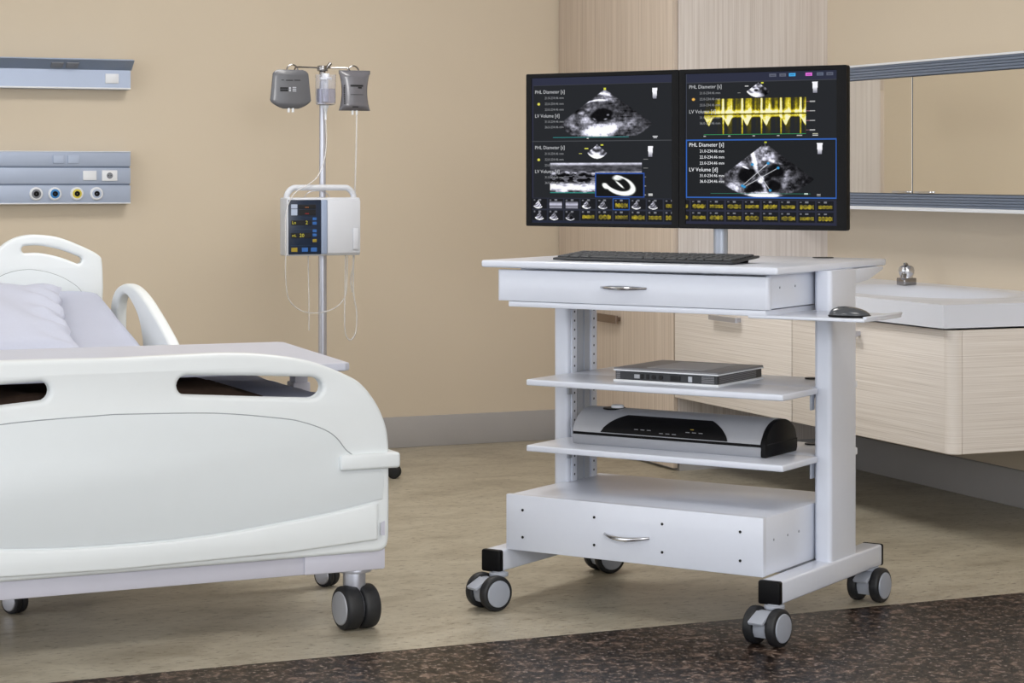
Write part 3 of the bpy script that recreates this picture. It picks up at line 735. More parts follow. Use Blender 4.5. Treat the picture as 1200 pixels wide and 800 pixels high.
def monitor(a0, a1, s0, s1, zb, zt, sb, st, im, label, texts):
    """front face at local y = .41"""
    t = empty('monitor', (0, 0, 0), 0, label, 'monitor', 'monitors on the cart')
    t.location = Vector((cx, cy, 0)); t.rotation_euler = (0, 0, CA)
    b = MB(); b.box(a0, a1, .412, .436, zb, zt, .006, 3); ac = (a0+a1)/2
    b.box(ac-.19, ac+.19, .43, .452, zb+.08, zt-.08, .01, 3)
    hs = b.build('housing', M_blackp, t)
    b = MB(); b.shape2d([rrect(a0, a1, zb, zt, .004), rrect(s0, s1, sb, st, .001)[::-1]], XZ(.411), .008, .001)
    b.build('bezel', M_blackp, t)
    b = MB(); b.box(ac-.05, ac+.05, .448, .463, 1.225, 1.325, .002); b.build('mounting_plate', M_steel, t)
    o = screen(t, im, s0, s1, sb, st, .4105)
    W, Hh = s1-s0, st-sb
    for body, u, v, size, m in texts:
        mb = MB(); mb.text(body, size, lambda x, z, d, u=u, v=v: (s0+u*W+x, .4098, st-v*Hh+z))
        mb.build('screen_text', m, o, smooth=0)
    return t
def txt_block(v0, mh, ms, st, head=.0145, sub=.0105, u=.022, ul=.095):
    T = [('PHL Diameter [s]', u, v0, head*1.05, mh)]
    for i, v in enumerate((v0+.042, v0+.082, v0+.122)): T.append(('%d.0-234.46 mm' % (21+i*(1)), ul, v, sub, ms))
    T.append(('LV Volume [d]', u, v0+.165, head*1.05, mh))
    for i, v in enumerate((v0+.205, v0+.243)): T.append(('%d.0-234.46 mm' % (31+i*5), ul, v, sub, ms))
    return T
tx = txt_block(.098, M_gtxt3, M_gtxt, 0)+txt_block(.482, M_gtxt3, M_gtxt, 0)
m1 = monitor(-.768, -.2285, -.748, -.2525, 1.038, 1.5125, 1.049, 1.499, L.im, 'left monitor on the cart showing grey ultrasound fans', tx)
tx = txt_block(.088, M_gtxt3, M_gtxt, 0)+txt_block(.474, M_gtxt2, M_gtxt2, 0, .0155, .0125)
m2 = monitor(-.2275, .313, -.206, .282, 1.038, 1.5125, 1.052, 1.4985, Q.im, 'right monitor on the cart showing a yellow waveform trace', tx)

# ------------------------------------------------------------------ things on the cart
def on_cart(name, a, bb, z, rz, label, cat):
    c, s = math.cos(CA), math.sin(CA)
    return empty(name, (cx+a*c-bb*s, cy+a*s+bb*c, z), CA+rz, label, cat)
kb = on_cart('keyboard', -.05, -.07, .9585, 0, 'charcoal computer keyboard lying on the white worktop', 'keyboard')
tl = math.atan2(.011, .16); KM = Matrix.Translation((0, -.08, .002)) @ Matrix.Rotation(tl, 4, 'X')
b = MB(); b.M = KM; b.box(-.28, .28, 0, .165, 0, .0065, .002); b.build('base', M_keyb, kb)
b = MB()
for x in (-.22, .22): b.box(x-.03, x+.03, .068, .078, .0, .0155, .002)
b.build('riser_foot', M_blackp, kb)
rows = [(.010, 15), (.039, 15), (.068, 15), (.097, 15), (.126, 15)]
for j, (y, n) in enumerate(rows):
    sizes = [1]*19
    if j == 0: sizes = [1.4, 1.2, 1.2, 6.2, 1.2, 1.2, 1.4, 1, 1, 1, 2, 1]
    tot = sum(sizes); x = -.272
    for sz in sizes:
        wd = .544*sz/tot; k = MB(); k.M = KM
        k.box(x+.0015, x+wd-.0015, y, y+.025, .006, .0115, .002, 1); k.build('key', M_keys, kb); x += wd
ms = on_cart('computer_mouse', .567, -.155, .832, R(12), 'dark grey computer mouse on the pull-out tray', 'mouse')
def mouse(u, v):
    a = 2*math.pi*u; t = v
    r = math.sin(t*math.pi/2)
    return (.054*math.cos(a)*r*(1.0), .032*math.sin(a)*r, .001+.027*max(0, math.cos(t*math.pi/2))**.75*(1-.18*math.cos(a)*r))
b = MB(); b.grid(mouse, 32, 12, True); b.lathe([(0, .0), (.03, .0)], n=8); b.build('shell', M_mouse, ms, smooth=60)
b = MB(); b.grid(lambda u, v: tuple(Vector(mouse(u, 1))+Vector((0, 0, -.001*v))), 32, 1, True); b.tube([(.053*math.cos(2*math.pi*k/32), .031*math.sin(2*math.pi*k/32), .004) for k in range(32)], .003, 8, closed=True); b.build('skirt', M_blackp, ms)
b = MB(); b.cyl((-.03, -.0035, .0225), (-.03, .0035, .0225), .006, n=16, bev=.001); tag(b.build('scroll_wheel', M_silver, ms), 'silver scroll wheel')

# thin silver and black computer box
nb = on_cart('computer_box', -.006, .05, .625, 0, 'flat silver and black computer box on the upper cart shelf', 'computer')
b = MB(); b.vbox(-.158, .158, -.138, .138, .005, .033, .003); b.build('body', M_keyb, nb, smooth=0)
b = MB(); b.vbox(-.162, .162, -.142, .142, .032, .0385, .005, bev=.002); tag(b.build('top_cover', M_silverd, nb), 'gunmetal top cover')
for z0, z1 in ((.030, .0335), (.0, .006)):
    b = MB(); b.vbox(-.1635, .1635, -.1435, .1435, z0, z1, .005, bev=.001); tag(b.build('silver_trim', M_silverl, nb), 'bright silver edge')
b = MB(); b.vbox(-.075, .10, -.11, .10, .038, .0395, .004); tag(b.build('top_inlay', M_silver, nb), 'lighter silver inlay')
b = MB(); b.box(-.097, -.080, -.140, -.137, .011, .022, .0008); tag(b.build('usb_port', M_silver, nb), 'silver port')
for x in (-.072, -.055):
    b = MB(); b.box(x-.004, x+.004, -.1405, -.137, .010, .024, .001); b.build('usb_port', M_dot, nb)
for x in (-.036, -.014):
    b = MB(); b.cyl((x, -.1405, .017), (x, -.137, .017), .0065, n=18); b.build('audio_port', M_dot, nb)
b = MB(); b.vbox(.016, .046, -.140, -.137, .010, .024, .001); b.build('card_slot', M_dot, nb)
b = MB(); b.box(.071, .083, -.1405, -.137, .009, .024, .001); tag(b.build('badge', M_inkw, nb), 'pale square badge')
b = MB()
for k in range(5): b.box(.112, .150, -.1395, -.137, .0085+k*.004, .0105+k*.004)
tag(b.build('vent_slats', M_silverd, nb), 'grey vent slats')
b = MB()
for k in range(5): b.box(-.154, -.142, -.1395, -.137, .0085+k*.004, .0105+k*.004)
tag(b.build('vent_slats', M_silverd, nb), 'grey vent slats')
b = MB()
for k in range(5): b.box(.1575, .1590, -.125, .10, .0085+k*.004, .0105+k*.004)
tag(b.build('vent_slats', M_silverd, nb), 'grey vent slats')

# laminator
lm = on_cart('laminator', -.012, .03, .4405, R(0), 'silver and black laminating machine on the lower cart shelf', 'laminator')
LL = .298
arc = [(-.098+.198*0.0, .034)]
prof_up = [(-.108, .036), (-.100, .052), (-.082, .073), (-.055, .089), (-.02, .097), (.02, .095), (.055, .083), (.08, .063), (.09, .036)]
prof_up = [(p.x, p.y) for p in smooth_poly(prof_up, 4, False)]
yz = lambda u, v, d: (d, u, v)
b = MB(); b.prism([(-.104, .004), (-.100, 0), (.085, 0), (.090, .006), (.092, .028), (-.109, .028)], yz, -LL, LL-.008, .002); b.build('base', M_silver, lm)
b = MB(); b.box(-LL+.001, LL-.009, -.1045, .09, .026, .0375); tag(b.build('feed_slot', M_blackp, lm, smooth=0), 'black feed slot')
b = MB(); b.prism(prof_up, yz, -LL+.002, LL-.010, 0); cov = b.build('cover', M_silver, lm, smooth=50)
capf = [(-.106, .002), (-.100, 0), (.088, 0), (.094, .01), (.095, .036)]+[(u+.001*(1 if u > 0 else -1), v-.001) for u, v in prof_up[::-1]]
b = MB(); b.prism(capf, yz, LL-.011, LL+.006, .004); ec = tag(b.build('end_cap', M_blackp, lm), 'black end cap')
b = MB(); b.box(LL+.0055, LL+.0068, -.10, .09, .034, .0365); b.build('cap_seam', M_dot, ec)
# dark window in the cover: strip following the curve, with rounded ends
def win(u, v):
    x = -.205+u*.395; e = min(u, 1-u)*.395
    top_s = .52*min(1, max(0, e/.065))**.5
    t = .02+v*max(.02, top_s)
    k = t*(len(prof_up)-1)*.62; i = int(k); fr = k-i
    y = prof_up[i][0]*(1-fr)+prof_up[i+1][0]*fr; z = prof_up[i][1]*(1-fr)+prof_up[i+1][1]*fr
    return (x, y-.0016, z+.0014)
b = MB(); b.grid(win, 60, 10); tag(b.build('window', M_blackp, cov, smooth=60, fix=True), 'glossy black window')
b = MB()
for x0, w_, s in ((-.10, .10, .30), (.06, .05, .34), (-.02, .06, .18)):
    for q in range(3):
        p = win((x0+.205+q*.02)/.395, s); b.box(p[0], p[0]+.012, p[1]-.0008, p[1], p[2], p[2]+.002)
tag(b.build('window_marks', M_silverd, cov, smooth=0), 'small grey marks')
p = win(.70, .5); b = MB(); b.box(p[0], p[0]+.010, p[1]-.0008, p[1]+.001, p[2]-.0015, p[2]+.001); tag(b.build('indicator', M_yelkey, cov), 'yellow-green indicator')
b = MB(); b.lathe([(0, 0), (.034, 0), (.032, .004), (.0, .005)], (-.215, -.012, .0935)); tag(b.build('dial_plate', M_blackp, lm), 'black dial plate')
b = MB(); b.cyl((-.205, -.012, .096), (-.205, -.012, .106), .018, n=28, bev=.003); tag(b.build('knob', M_silverl, lm), 'silver knob')

# ------------------------------------------------------------------ the bed
BX, BY, BR = 1.82, 5.30, R(2)
bd = empty('hospital_bed', (BX, BY, 0), BR, 'white hospital bed with moulded footboard, at the left of the cart', 'bed')
AC = -.655                                               # centre line
right = [(-.45, .2055), (-.2, .206), (-.06, .2065), (.01, .207), (.040, .207), (.066, .212), (.079, .235), (.081, .30), (.081, .40), (.079, .50), (.066, .555), (.041, .604), (.005, .648), (-.036, .674), (-.126, .711), (-.22, .731), (-.344, .743), (-.50, .743), (AC, .741)]
left = [(2*AC-a, z) for a, z in right[::-1][1:]]
outl = [(p.x, p.y) for p in smooth_poly(right+left, 4)]
def slot(a0, a1, zl, zr, hl, hr):
    pts = []
    n = 8
    for k in range(n+1): t = R(90+180*k/n); pts.append((a0+hl+hl*math.cos(t), zl+hl*math.sin(t)))
    pts += [(a0+(a1-a0)*.5, (zl+zr)/2-(hl+hr)/2-.001)]
    for k in range(n+1): t = R(-90+180*k/n); pts.append((a1-hr*1.2+hr*1.2*math.cos(t), zr+hr*math.sin(t)))
    pts += [(a0+(a1-a0)*.5, (zl+zr)/2+(hl+hr)/2+.001)]
    return pts
h1 = slot(-.495, -.104, .666, .646, .025, .028)
h2 = [(2*AC-a, z) for a, z in h1][::-1]
b = MB(); b.shape2d([outl, h1[::-1], h2[::-1]], XZ(.025), .05, .012, 4); fb = b.build('footboard', M_bed, bd, smooth=50)
ins = [(.030, .33), (.045, .40), (-.045, .47), (-.060, .505), (-.102, .540), (-.16, .561), (-.22, .572), (-.40, .594), (AC, .604)]
ins = smooth_poly([(.060, .345), (.060, .42), (.000, .452), (-.040, .478), (-.068, .512), (-.102, .536), (-.16, .558), (-.22, .571), (-.40, .593), (AC, .602)], 4, False)
ins = [(p.x, p.y) for p in ins]; bot = [(p.x, p.y) for p in smooth_poly([(.055, .345), (-.08, .322), (-.219, .305), (-.36, .290), (-.512, .281), (AC, .279)], 4, False)]
poly = ins+[(2*AC-a, z) for a, z in ins[::-1][1:]]+[(2*AC-a, z) for a, z in bot]+bot[::-1][1:]
b = MB(); b.prism(poly, XZ(0), -.003, .006, .0025); tag(b.build('inset_panel', M_bed2, fb, smooth=50), 'faintly greyer arched panel')
def groove(pts, y, par):  # raised grey line that puts a groove's shade into colour
    q = MB(); q.tube([(p[0], y, p[1]) for p in pts], .0016, 6); return tag(q.build('groove_shade_line', M_groove, par), 'thin grey line painting the groove shade')
groove(ins[10:]+[(2*AC-a, z) for a, z in ins[10:][::-1][1:]], -.0015, fb)
sw = [(.045, .338)]+bot[1:]+[(2*AC-a, z) for a, z in bot[::-1][1:]]+[(2*AC-.045, .225)]+[(AC, .215), (-.2, .224), (.045, .240)]
sw = [(a, z-.004 if i < len(bot)*2-1 else z) for i, (a, z) in enumerate(sw)]
b = MB(); b.prism(sw, XZ(0), -.010, .006, .007, 3); b.build('lower_lip', M_bed, fb, smooth=50)
for s in (1, -1):
    a0, a1 = sorted((AC+s*(-.062-AC), AC+s*(.106-AC)))
    b = MB(); b.box(a0, a1, -.016, .075, .427, .468, .008, 3); b.build('bumper', M_bed, fb)
    a0, a1 = sorted((AC+s*(.052-AC), AC+s*(.062-AC)))
    b = MB(); b.prism([(a0, .252), (a1, .252), (a1, .29), (a0, .285)], XZ(0), -.0115, -.009); tag(b.build('vent_notch', M_bedmetal, fb), 'small grey notch')
b = MB(); b.box(AC-.74, AC+.515, .02, .062, .158, .212, .004); b.box(-.85, -.80, .03, 2.2, .20, .25, .004); b.box(-.42, -.37, .03, 2.2, .20, .25, .004)
b.box(-.152, .074, .012, .075, .158, .216, .006); b.box(2*AC-.074, 2*AC+.152, .012, .075, .158, .216, .006)
b.box(-1.12, -.17, 2.16, 2.21, .16, .42, .004); b.box(-1.11, -.19, .20, .26, .20, .452, .004); b.box(-1.15, -.14, .10, 1.5, .45, .475, .004)
b.build('frame', M_bedmetal, bd)
for a, bb, rz in ((.006, .05, 6), (2*AC-.006, .05, 10), (-.19, 2.19, 10), (-1.12, 2.19, -10)):
    caster(bd, a, bb, .162 if bb < 1 else .165, .058, R(rz), gap=.004, w=.044, pedal=False, tire=M_tire, hub=M_silver, fork=M_steel, stem=1.45)
# backrest support
b = MB(); Mx = Matrix.Translation((0, 1.50, .462)) @ Matrix.Rotation(math.atan2(.15, .62), 4, 'X'); b.box(-1.14, -.15, 0, .64, .0, .02, .004, M=Mx); b.build('backrest_platform', M_bedmetal, bd)
# headboard
HB = 2.25
hr_ = [(-.117, .40), (-.115, .80), (-.119, .885), (-.131, .912), (-.181, .94), (-.257, .972), (-.31, .984), (-.37, .988), (-.418, .980), (-.455, .963), (-.485, .940), (-.54, .905), (-.60, .888), (AC, .884)]
hl_ = [(2*AC-a, z) for a, z in hr_[::-1][1:]]
ol = [(-.13, .40)]+[(p.x, p.y) for p in smooth_poly(hr_[1:]+hl_[:-1], 4, False)]+[(2*AC+.13, .40)]
def arcslot(pts, r):
    P = smooth_poly(pts, 5, False); A, B = [], []
    for i, p in enumerate(P):
        d = (P[min(i+1, len(P)-1)]-P[max(i-1, 0)]).normalized(); n = Vector((-d.y, d.x, 0)); A.append(p+n*r); B.append(p-n*r)
    d0 = (P[1]-P[0]).normalized(); d1 = (P[-1]-P[-2]).normalized()
    c1 = [P[-1]+(d1*math.sin(R(t))+Vector((-d1.y, d1.x, 0))*math.cos(R(t)))*r for t in range(30, 180, 30)]
    c0 = [P[0]+(-d0*math.sin(R(t))-Vector((-d0.y, d0.x, 0))*math.cos(R(t)))*r for t in range(30, 180, 30)]
    return [(p.x, p.y) for p in A+c1+B[::-1]+c0]
s1 = arcslot([(-.392, .936), (-.34, .936), (-.27, .921), (-.205, .896)], .013)
s2 = [(2*AC-a, z) for a, z in s1][::-1]
b = MB(); b.shape2d([ol, s1, s2], XZ(HB+.02), .04, .010, 3); hb = b.build('headboard', M_bed, bd, smooth=50)
arch_h = [(p.x, p.y) for p in smooth_poly([(-.185, .77), (-.21, .802), (-.255, .832), (-.30, .851), (-.35, .863), (-.39, .866), (-.44, .859), (-.485, .842), (-.53, .812), (-.56, .77)], 4, False)]
for arch in (arch_h, [(2*AC-a, z) for a, z in arch_h]):
    b = MB(); b.prism(arch, XZ(HB), -.003, .005, .002); tag(b.build('inset_panel', M_bed2, hb, smooth=50), 'faintly greyer arched panel')
    groove(arch, HB-.001, hb)
# side rail beside the raised backrest
for s in (1, -1):
    a = -.085 if s > 0 else 2*AC+.085
    a = -.085 if s > 0 else 2*AC+.085
    o_ = smooth_poly([(2.20, .50), (2.205, .66), (2.195, .745), (2.14, .795), (2.05, .818), (1.96, .822), (1.87, .811), (1.77, .785), (1.66, .745), (1.55, .70), (1.45, .652), (1.41, .60), (1.40, .50)], 5, False)
    i_ = smooth_poly([(2.10, .56), (2.115, .68), (2.10, .755), (2.04, .784), (1.98, .780), (1.93, .764), (1.88, .742), (1.83, .711), (1.795, .67), (1.775, .625), (1.79, .58), (1.85, .55), (2.0, .54)], 5)
    b = MB(); b.shape2d([[(p.x, p.y) for p in o_], [(p.x, p.y) for p in i_]], lambda u, v, d, a=a: (a+d, u, v), .038, .012, 4)
    b.build('side_rail', M_bed, bd)

# mattress: flat foot part, raised backrest
def mzt(y): return .605+max(0, (y-1.50))*.25
mt_ = empty('mattress', (BX, BY, 0), BR, 'pale lilac sheeted mattress with raised head end on the hospital bed', 'mattress')
ML_, MR_ = 2*AC+.135, -.135
def mat_ring(u, v):
    y = .075+u*(2.235-.075); ang = 2*math.pi*v
    ax = (MR_-ML_)/2; th = .062
    ca, sa = math.cos(ang), math.sin(ang)
    k_ = min(1, max(0, (1.42-y)/.25)); ax += .143*k_*k_*(3-2*k_)
    x = AC+ax*(abs(ca)**.12)*(1 if ca > 0 else -1); zz = th*(abs(sa)**.25)*(1 if sa > 0 else -1)
    e = 1-.06*max(0, 1-min(u, 1-u)/.02)
    wr = .0025*math.sin(x*23+y*9)+.002*math.sin(y*31-x*7) if sa > .5 else 0
    return (x, y, mzt(y)-th+zz*e+wr)
b = MB(); b.grid(mat_ring, 60, 96)
bmesh.ops.remove_doubles(b.bm, verts=b.bm.verts, dist=1e-5); bmesh.ops.holes_fill(b.bm, edges=[e for e in b.bm.edges if len(e.link_faces) == 1])
b.build('sheeted_mattress', M_sheet, mt_, smooth=60)
# pillow
pw = empty('pillow', (BX, BY, 0), BR, 'white lilac pillow with creased corner on the mattress head end', 'pillow')
PW, PD, PH = .315, .315, .062
def pil(sgn):
    def fn(u, v):
        x, y = (u-.5)*2, (v-.5)*2
        ed = max(0, (1-abs(x)**2.4))**.45*max(0, (1-abs(y)**2.4))**.45
        pin = 1+.05*(abs(x*y)**2)-.035*(1-y*y)*abs(x)**4-.02*(1-x*x)*abs(y)**4
        X = x*PW*pin; Y = y*PD*pin
        X += .012*math.exp(-((x-.95)/.22)**2)*math.sin(y*13+1)*(1-y*y)
        cr = .016*math.exp(-((x-.82)/.16)**2)*math.sin(y*16+x*6)+.006*math.sin(x*9+y*6)*ed+.008*math.exp(-((x-.95)/.1)**2)*math.sin(y*31)
        z = sgn*PH*ed+(cr*ed**.5 if sgn > 0 else 0)
        yy = 1.825+Y
        return (-.665+X+.14*Y, yy, mzt(yy)+.038+z*(1 if sgn > 0 else .55))
    return fn
b = MB(); b.grid(pil(1), 60, 44); b.grid(pil(-1), 60, 44); bmesh.ops.remove_doubles(b.bm, verts=b.bm.verts, dist=.0012)
b.build('pillowcase', M_pillow, pw, smooth=70)
# brown blanket folded over the foot end
bl = MB()
def blan(u, v):
    x = -1.12+u*.92; y = .20+v*.50
    z = .035+.028*math.sin(u*9+1)*math.sin(v*6)+.018*math.sin(u*21+v*5)
    e = min(u, 1-u, v, 1-v); z = z*.72*min(1, e/.08)+.006
    if u > .82: z *= max(.12, 1-(u-.82)*4.6)
    return (x, y, mzt(y)+max(z, .004))
bl.grid(blan, 70, 40)
bl.grid(lambda u, v: (blan(u, v)[0], blan(u, v)[1], mzt(.3)+.002), 70, 40); bmesh.ops.remove_doubles(bl.bm, verts=bl.bm.verts, dist=.0005)
bo = bl.build('blanket', M_brown, None, smooth=70); bo.location = (BX, BY, 0); bo.rotation_euler = (0, 0, BR)
tag(bo, 'dark brown blanket crumpled on the bed foot, seen through the footboard slots', 'blanket')
# overbed table
ot = empty('overbed_table', (BX, BY, 0), BR, 'pale overbed table standing across the foot of the bed', 'table')
b = MB()
tp = [(.018, .135), (.086, .865), (.070, .885), (-1.30, .975), (-1.33, .96), (-1.37, .16), (-1.35, .14), (0, .118)]
b.prism(tp, lambda u, v, d: (u, v, d), .674, .696, .005, 3); b.build('table_top', M_lam, ot)
b = MB(); b.box(.022, .074, .60, .66, .10, .60, .004); b.box(.028, .068, .605, .655, .55, .675, .003); b.build('column', M_bedmetal, ot)
b = MB(); b.box(-.02, .08, .40, .86, .665, .675, .002); b.build('top_bracket', M_bedmetal, ot)
b = MB(); b.box(-.79, .155, .60, .66, .075, .115, .006); b.build('base_beam', M_bedmetal, ot)
for a in (.135, -.77): caster(ot, a, .63, .078, .033, R(30), gap=.004, w=.018, pedal=False, fork=M_blackp, hub=M_steel)

# ------------------------------------------------------------------ infusion stand
IX, IY = 2.565, 7.93
iv = empty('infusion_stand', (IX, IY, 0), 0, 'steel infusion stand with two hanging bags beside the bed', 'stand')
b = MB(); b.cyl((0, 0, .08), (0, 0, 1.0), .0165, n=24); b.cyl((0, 0, 1.0), (0, 0, 1.56), .0125, n=24); b.cyl((0, 0, .985), (0, 0, 1.01), .02, n=24, bev=.003); b.cyl((0, 0, 1.556), (0, 0, 1.605), .009, n=20); b.build('pole', M_steel, iv)
b = MB(); b.cyl((0, 0, 1.600), (0, 0, 1.622), .021, n=24, bev=.004); b.cyl((.012, -.012, 1.612), (.03, -.012, 1.632), .007, n=14, bev=.002); b.cyl((0, 0, 1.575), (0, 0, 1.6), .013, n=20, bev=.002); b.build('head_clamp', M_chromed, iv)
b = MB(); b.cyl((0, 0, .07), (0, 0, .115), .04, .03, n=24, bev=.004); b.build('hub', M_steel, iv)
for k in range(5):
    a = R(72*k); c, s = math.cos(a), math.sin(a)
    b = MB(); b.tube([(0, 0, .095), (.12*c, .12*s, .09), (.29*c, .29*s, .066)], [.014, .013, .011], 12); b.build('leg', M_steel, iv)
    caster(iv, .296*c, .296*s, .07, .027, a+R(60), gap=.004, w=.013, pedal=False, tire=M_black, hub=M_black, fork=M_steel, off=.0)
for s, xe in ((-1, -.128), (1, .112)):
    pts = [(0, 0, 1.613), (s*.05, -.004, 1.614), (xe*.82, -.012, 1.614), (xe*.90, -.016, 1.610), (xe*.95, -.024, 1.600), (xe, -.03, 1.596)]
    cxh = xe+s*.004
    hk = [(cxh+.022*math.cos(R(t)), -.03, 1.600+.022*math.sin(R(t))) for t in range(200, -31, -20)]
    if s < 0: hk = [(2*cxh-p[0], p[1], p[2]) for p in hk]
    b = MB(); b.tube(smooth_poly(pts, 4, False), .0032, 8); b.tube(hk, .0032, 8)
    b.build('hook_arm', M_chromed, iv)

def bag(name, cxb, z0, z1, wfun, th, m, label, marks, yb=7.895):
    t = empty(name, (cxb, yb, z0), 0, label, 'infusion bag', 'infusion bags on the stand')
    H_ = z1-z0
    def sh(sgn):
        def fn(u, v):
            w_ = wfun(v); x = (u-.5)*2
            e = max(0, 1-abs(x)**2.2)**.6*max(0, min(1, v/.12))**.6*max(0, min(1, (1-v)/.14))**.7
            return (x*w_, -sgn*(.002+th*e*(1.15-.35*v)), v*H_)
        return fn
    b = MB(); b.grid(sh(1), 26, 36); b.grid(sh(-1), 26, 36)
    bmesh.ops.remove_doubles(b.bm, verts=b.bm.verts, dist=.0001)
    bo = b.build('film', m, t, smooth=60)
    def mk(lst, mm_, nm):
        q = MB()
        for (x0, x1, v0, v1) in lst:
            n = 6
            def f2(u, v):
                x = x0+(x1-x0)*u; vv = v0+(v1-v0)*v; p = sh(1)(x/wfun(vv)/2+.5, vv); return (p[0], p[1]-.0012, p[2])
            q.grid(f2, n, n)
        q.build(nm, mm_, bo, smooth=0, fix=False)
    for lst, mm_, nm in marks: mk(lst, mm_, nm)
    return t
def w_left(v):
    if v > .9: return .048+.023*math.sqrt(max(0, (1-v)/.1))
    if v < .24: return .03+.052*math.sin(min(1, v/.24)*math.pi/2)**.8
    return .081-.010*((v-.24)/.66)
g1 = bag('infusion_bag', 2.425, 1.452, 1.602, w_left, .010, M_bag, 'left grey infusion bag with rounded bottom and no long tube', [
    ([(-.040, -.030, .72, .737), (-.022, .005, .715, .735), (.012, .036, .72, .74)], M_ink, 'print_lines'),
    ([(-.045, -.014, .50, .545), (-.045, -.014, .44, .49)], M_ink, 'print_block'),
    ([(-.010, -.003, .50, .55), (-.010, -.003, .44, .49), (.004, .019, .53, .555), (.004, .019, .485, .51), (.004, .019, .44, .465)], M_inkw, 'pale_print')])
b = MB()
for x in (-.008, .009): b.cyl((x, 0, -.014), (x, 0, .006), .005, n=12, bev=.001)
tag(b.build('port', M_white, g1), 'white ports')
def w_right(v):
    t = abs(v-.48)/.5
    w_ = .052+.013*min(1, t)**2.0
    if v > .915: w_ = .064
    return w_
g2 = bag('infusion_bag', 2.684, 1.447, 1.603, w_right, .017, M_bag2, 'right square-cornered grey infusion bag with tube below', [
    ([(-.022, .030, .60, .645), (.008, .024, .555, .59), (-.022, .030, .395, .405), (-.014, .010, .082, .105)], M_ink, 'print_block'),
    ([(-.047, -.042, .16+.055*k, .20+.055*k) for k in range(9)], M_ink, 'edge_print')])
b = MB()
for x in (-.008, .009): b.cyl((x, 0, -.016), (x, 0, .006), .0045, n=12, bev=.001)
tag(b.build('port', M_white, g2), 'white ports')
b = MB(); b.box(-.064, .064, -.0035, .0035, .143, .157, .001); tag(b.build('top_seam', M_bag, g2), 'darker welded top seam')

dc = empty('drip_chamber', (2.563, 7.885, 1.47), 0, 'clear drip chamber hanging in front of the pole top', 'drip chamber')
b = MB(); b.lathe([(.038, .0), (.040, .012), (.040, .115), (.0375, .115), (.0375, .013), (.034, .003), (.0, .003), (.0, -.004), (.025, -.004), (.038, .0)]); b.build('cylinder', M_glass, dc)
b = MB(); b.lathe([(0, .095), (.024, .095), (.024, .104), (.014, .106), (.014, .12), (0, .12)]); tag(b.build('cap', M_white, dc), 'white cap')
b = MB(); b.cyl((0, 0, .012), (0, 0, .096), .010, n=16); tag(b.build('inner_tube', M_white, dc), 'white inner tube')
b = MB(); b.lathe([(.030, .004), (.0365, .012), (.0365, .058), (.035, .060), (.0, .060), (0, .004)]); b.build('liquid', mat('faint_violet_liquid', (206, 206, 226), .05, var=.02, trans=.85, ior=1.2), dc)
b = MB(); b.lathe([(0, -.03), (.006, -.03), (.008, -.016), (.012, -.01), (.012, -.003), (0, -.003)]); b.cyl((0, 0, -.06), (0, 0, -.03), .005, n=12); tag(b.build('outlet', M_white, dc), 'white outlet')

# infusion pump clamped on the pole
pu = empty('infusion_pump', (2.53, 7.80, .888), 0, 'white infusion pump with navy keypad clamped on the steel stand', 'infusion pump')
PX0, PX1, PZ = -.147, .147, .222
b = MB(); b.box(PX0, PX1, .004, .10, 0, PZ, .006, 3); b.build('case', M_pump, pu)
b = MB(); hp = smooth_poly([(PX0+.012, .05, PZ-.02), (PX0+.014, .05, PZ+.012), (PX0+.035, .05, PZ+.035), (PX0+.07, .05, PZ+.038), (PX1-.07, .05, PZ+.038), (PX1-.035, .05, PZ+.035), (PX1-.014, .05, PZ+.012), (PX1-.012, .05, PZ-.02)], 5, False); b.tube(hp, .0115, 14); b.build('carry_handle', M_pump, pu)
b = MB(); b.vbox(-.02, .05, .095, .16, .08, .16, .01); b.build('pole_clamp', M_blackp, pu)
b = MB(); b.box(PX0+.005, -.013, -.002, .006, .006, PZ-.008, .002); kp = tag(b.build('keypad', M_navy, pu), 'navy membrane keypad')
b = MB(); b.box(-.013, .012, -.003, .006, .006, PZ-.008, .004); tag(b.build('divider', M_greyblue, pu), 'blue-grey divider')
b = MB(); b.box(.012, PX1-.002, -.005, .006, .008, PZ-.010, .004); dr = b.build('door', M_pump, pu)
b = MB(); b.box(PX1-.034, PX1-.010, -.010, -.004, .022, .106, .004); b.build('latch', M_pump, dr)
def kbox(lst, m, nm, lab=None, y=-.003):
    for x0, x1, z0, z1 in lst:
        q = MB(); q.box(x0, x1, y, -.001, z0, z1, .0008, 1); o = q.build(nm, m, kp)
        if lab: tag(o, lab)
ko = PX0+.005
kbox([(ko+.009, ko+.034, .181, .197), (ko+.009, ko+.034, .155, .179)], M_socketl, 'symbol_panel', 'pale blue symbol panel')
kbox([(ko+.038, ko+.108, .180, .196), (ko+.038, ko+.108, .155, .177), (ko+.009, ko+.09, .118, .136), (ko+.009, ko+.09, .068, .088)], M_ink, 'display_window', 'black display window')
kbox([(ko+.095, ko+.111, z_, z_+.011) for z_ in (.136, .119, .090, .074)]+[(ko+.052, ko+.076, .016, .032), (ko+.088, ko+.112, .016, .032)], M_bluekey, 'blue_key', 'blue key')
kbox([(ko+.095, ko+.111, .052, .064), (ko+.010, ko+.034, .016, .032)], M_yelkey, 'yellow_key', 'yellow key')
kbox([(ko+.008, ko+.113, .1395+k, .1405+k) for k in (.006, -.038)]+[(ko+.008, ko+.113, .040, .041)], M_navyl, 'panel_line', 'steel blue line')
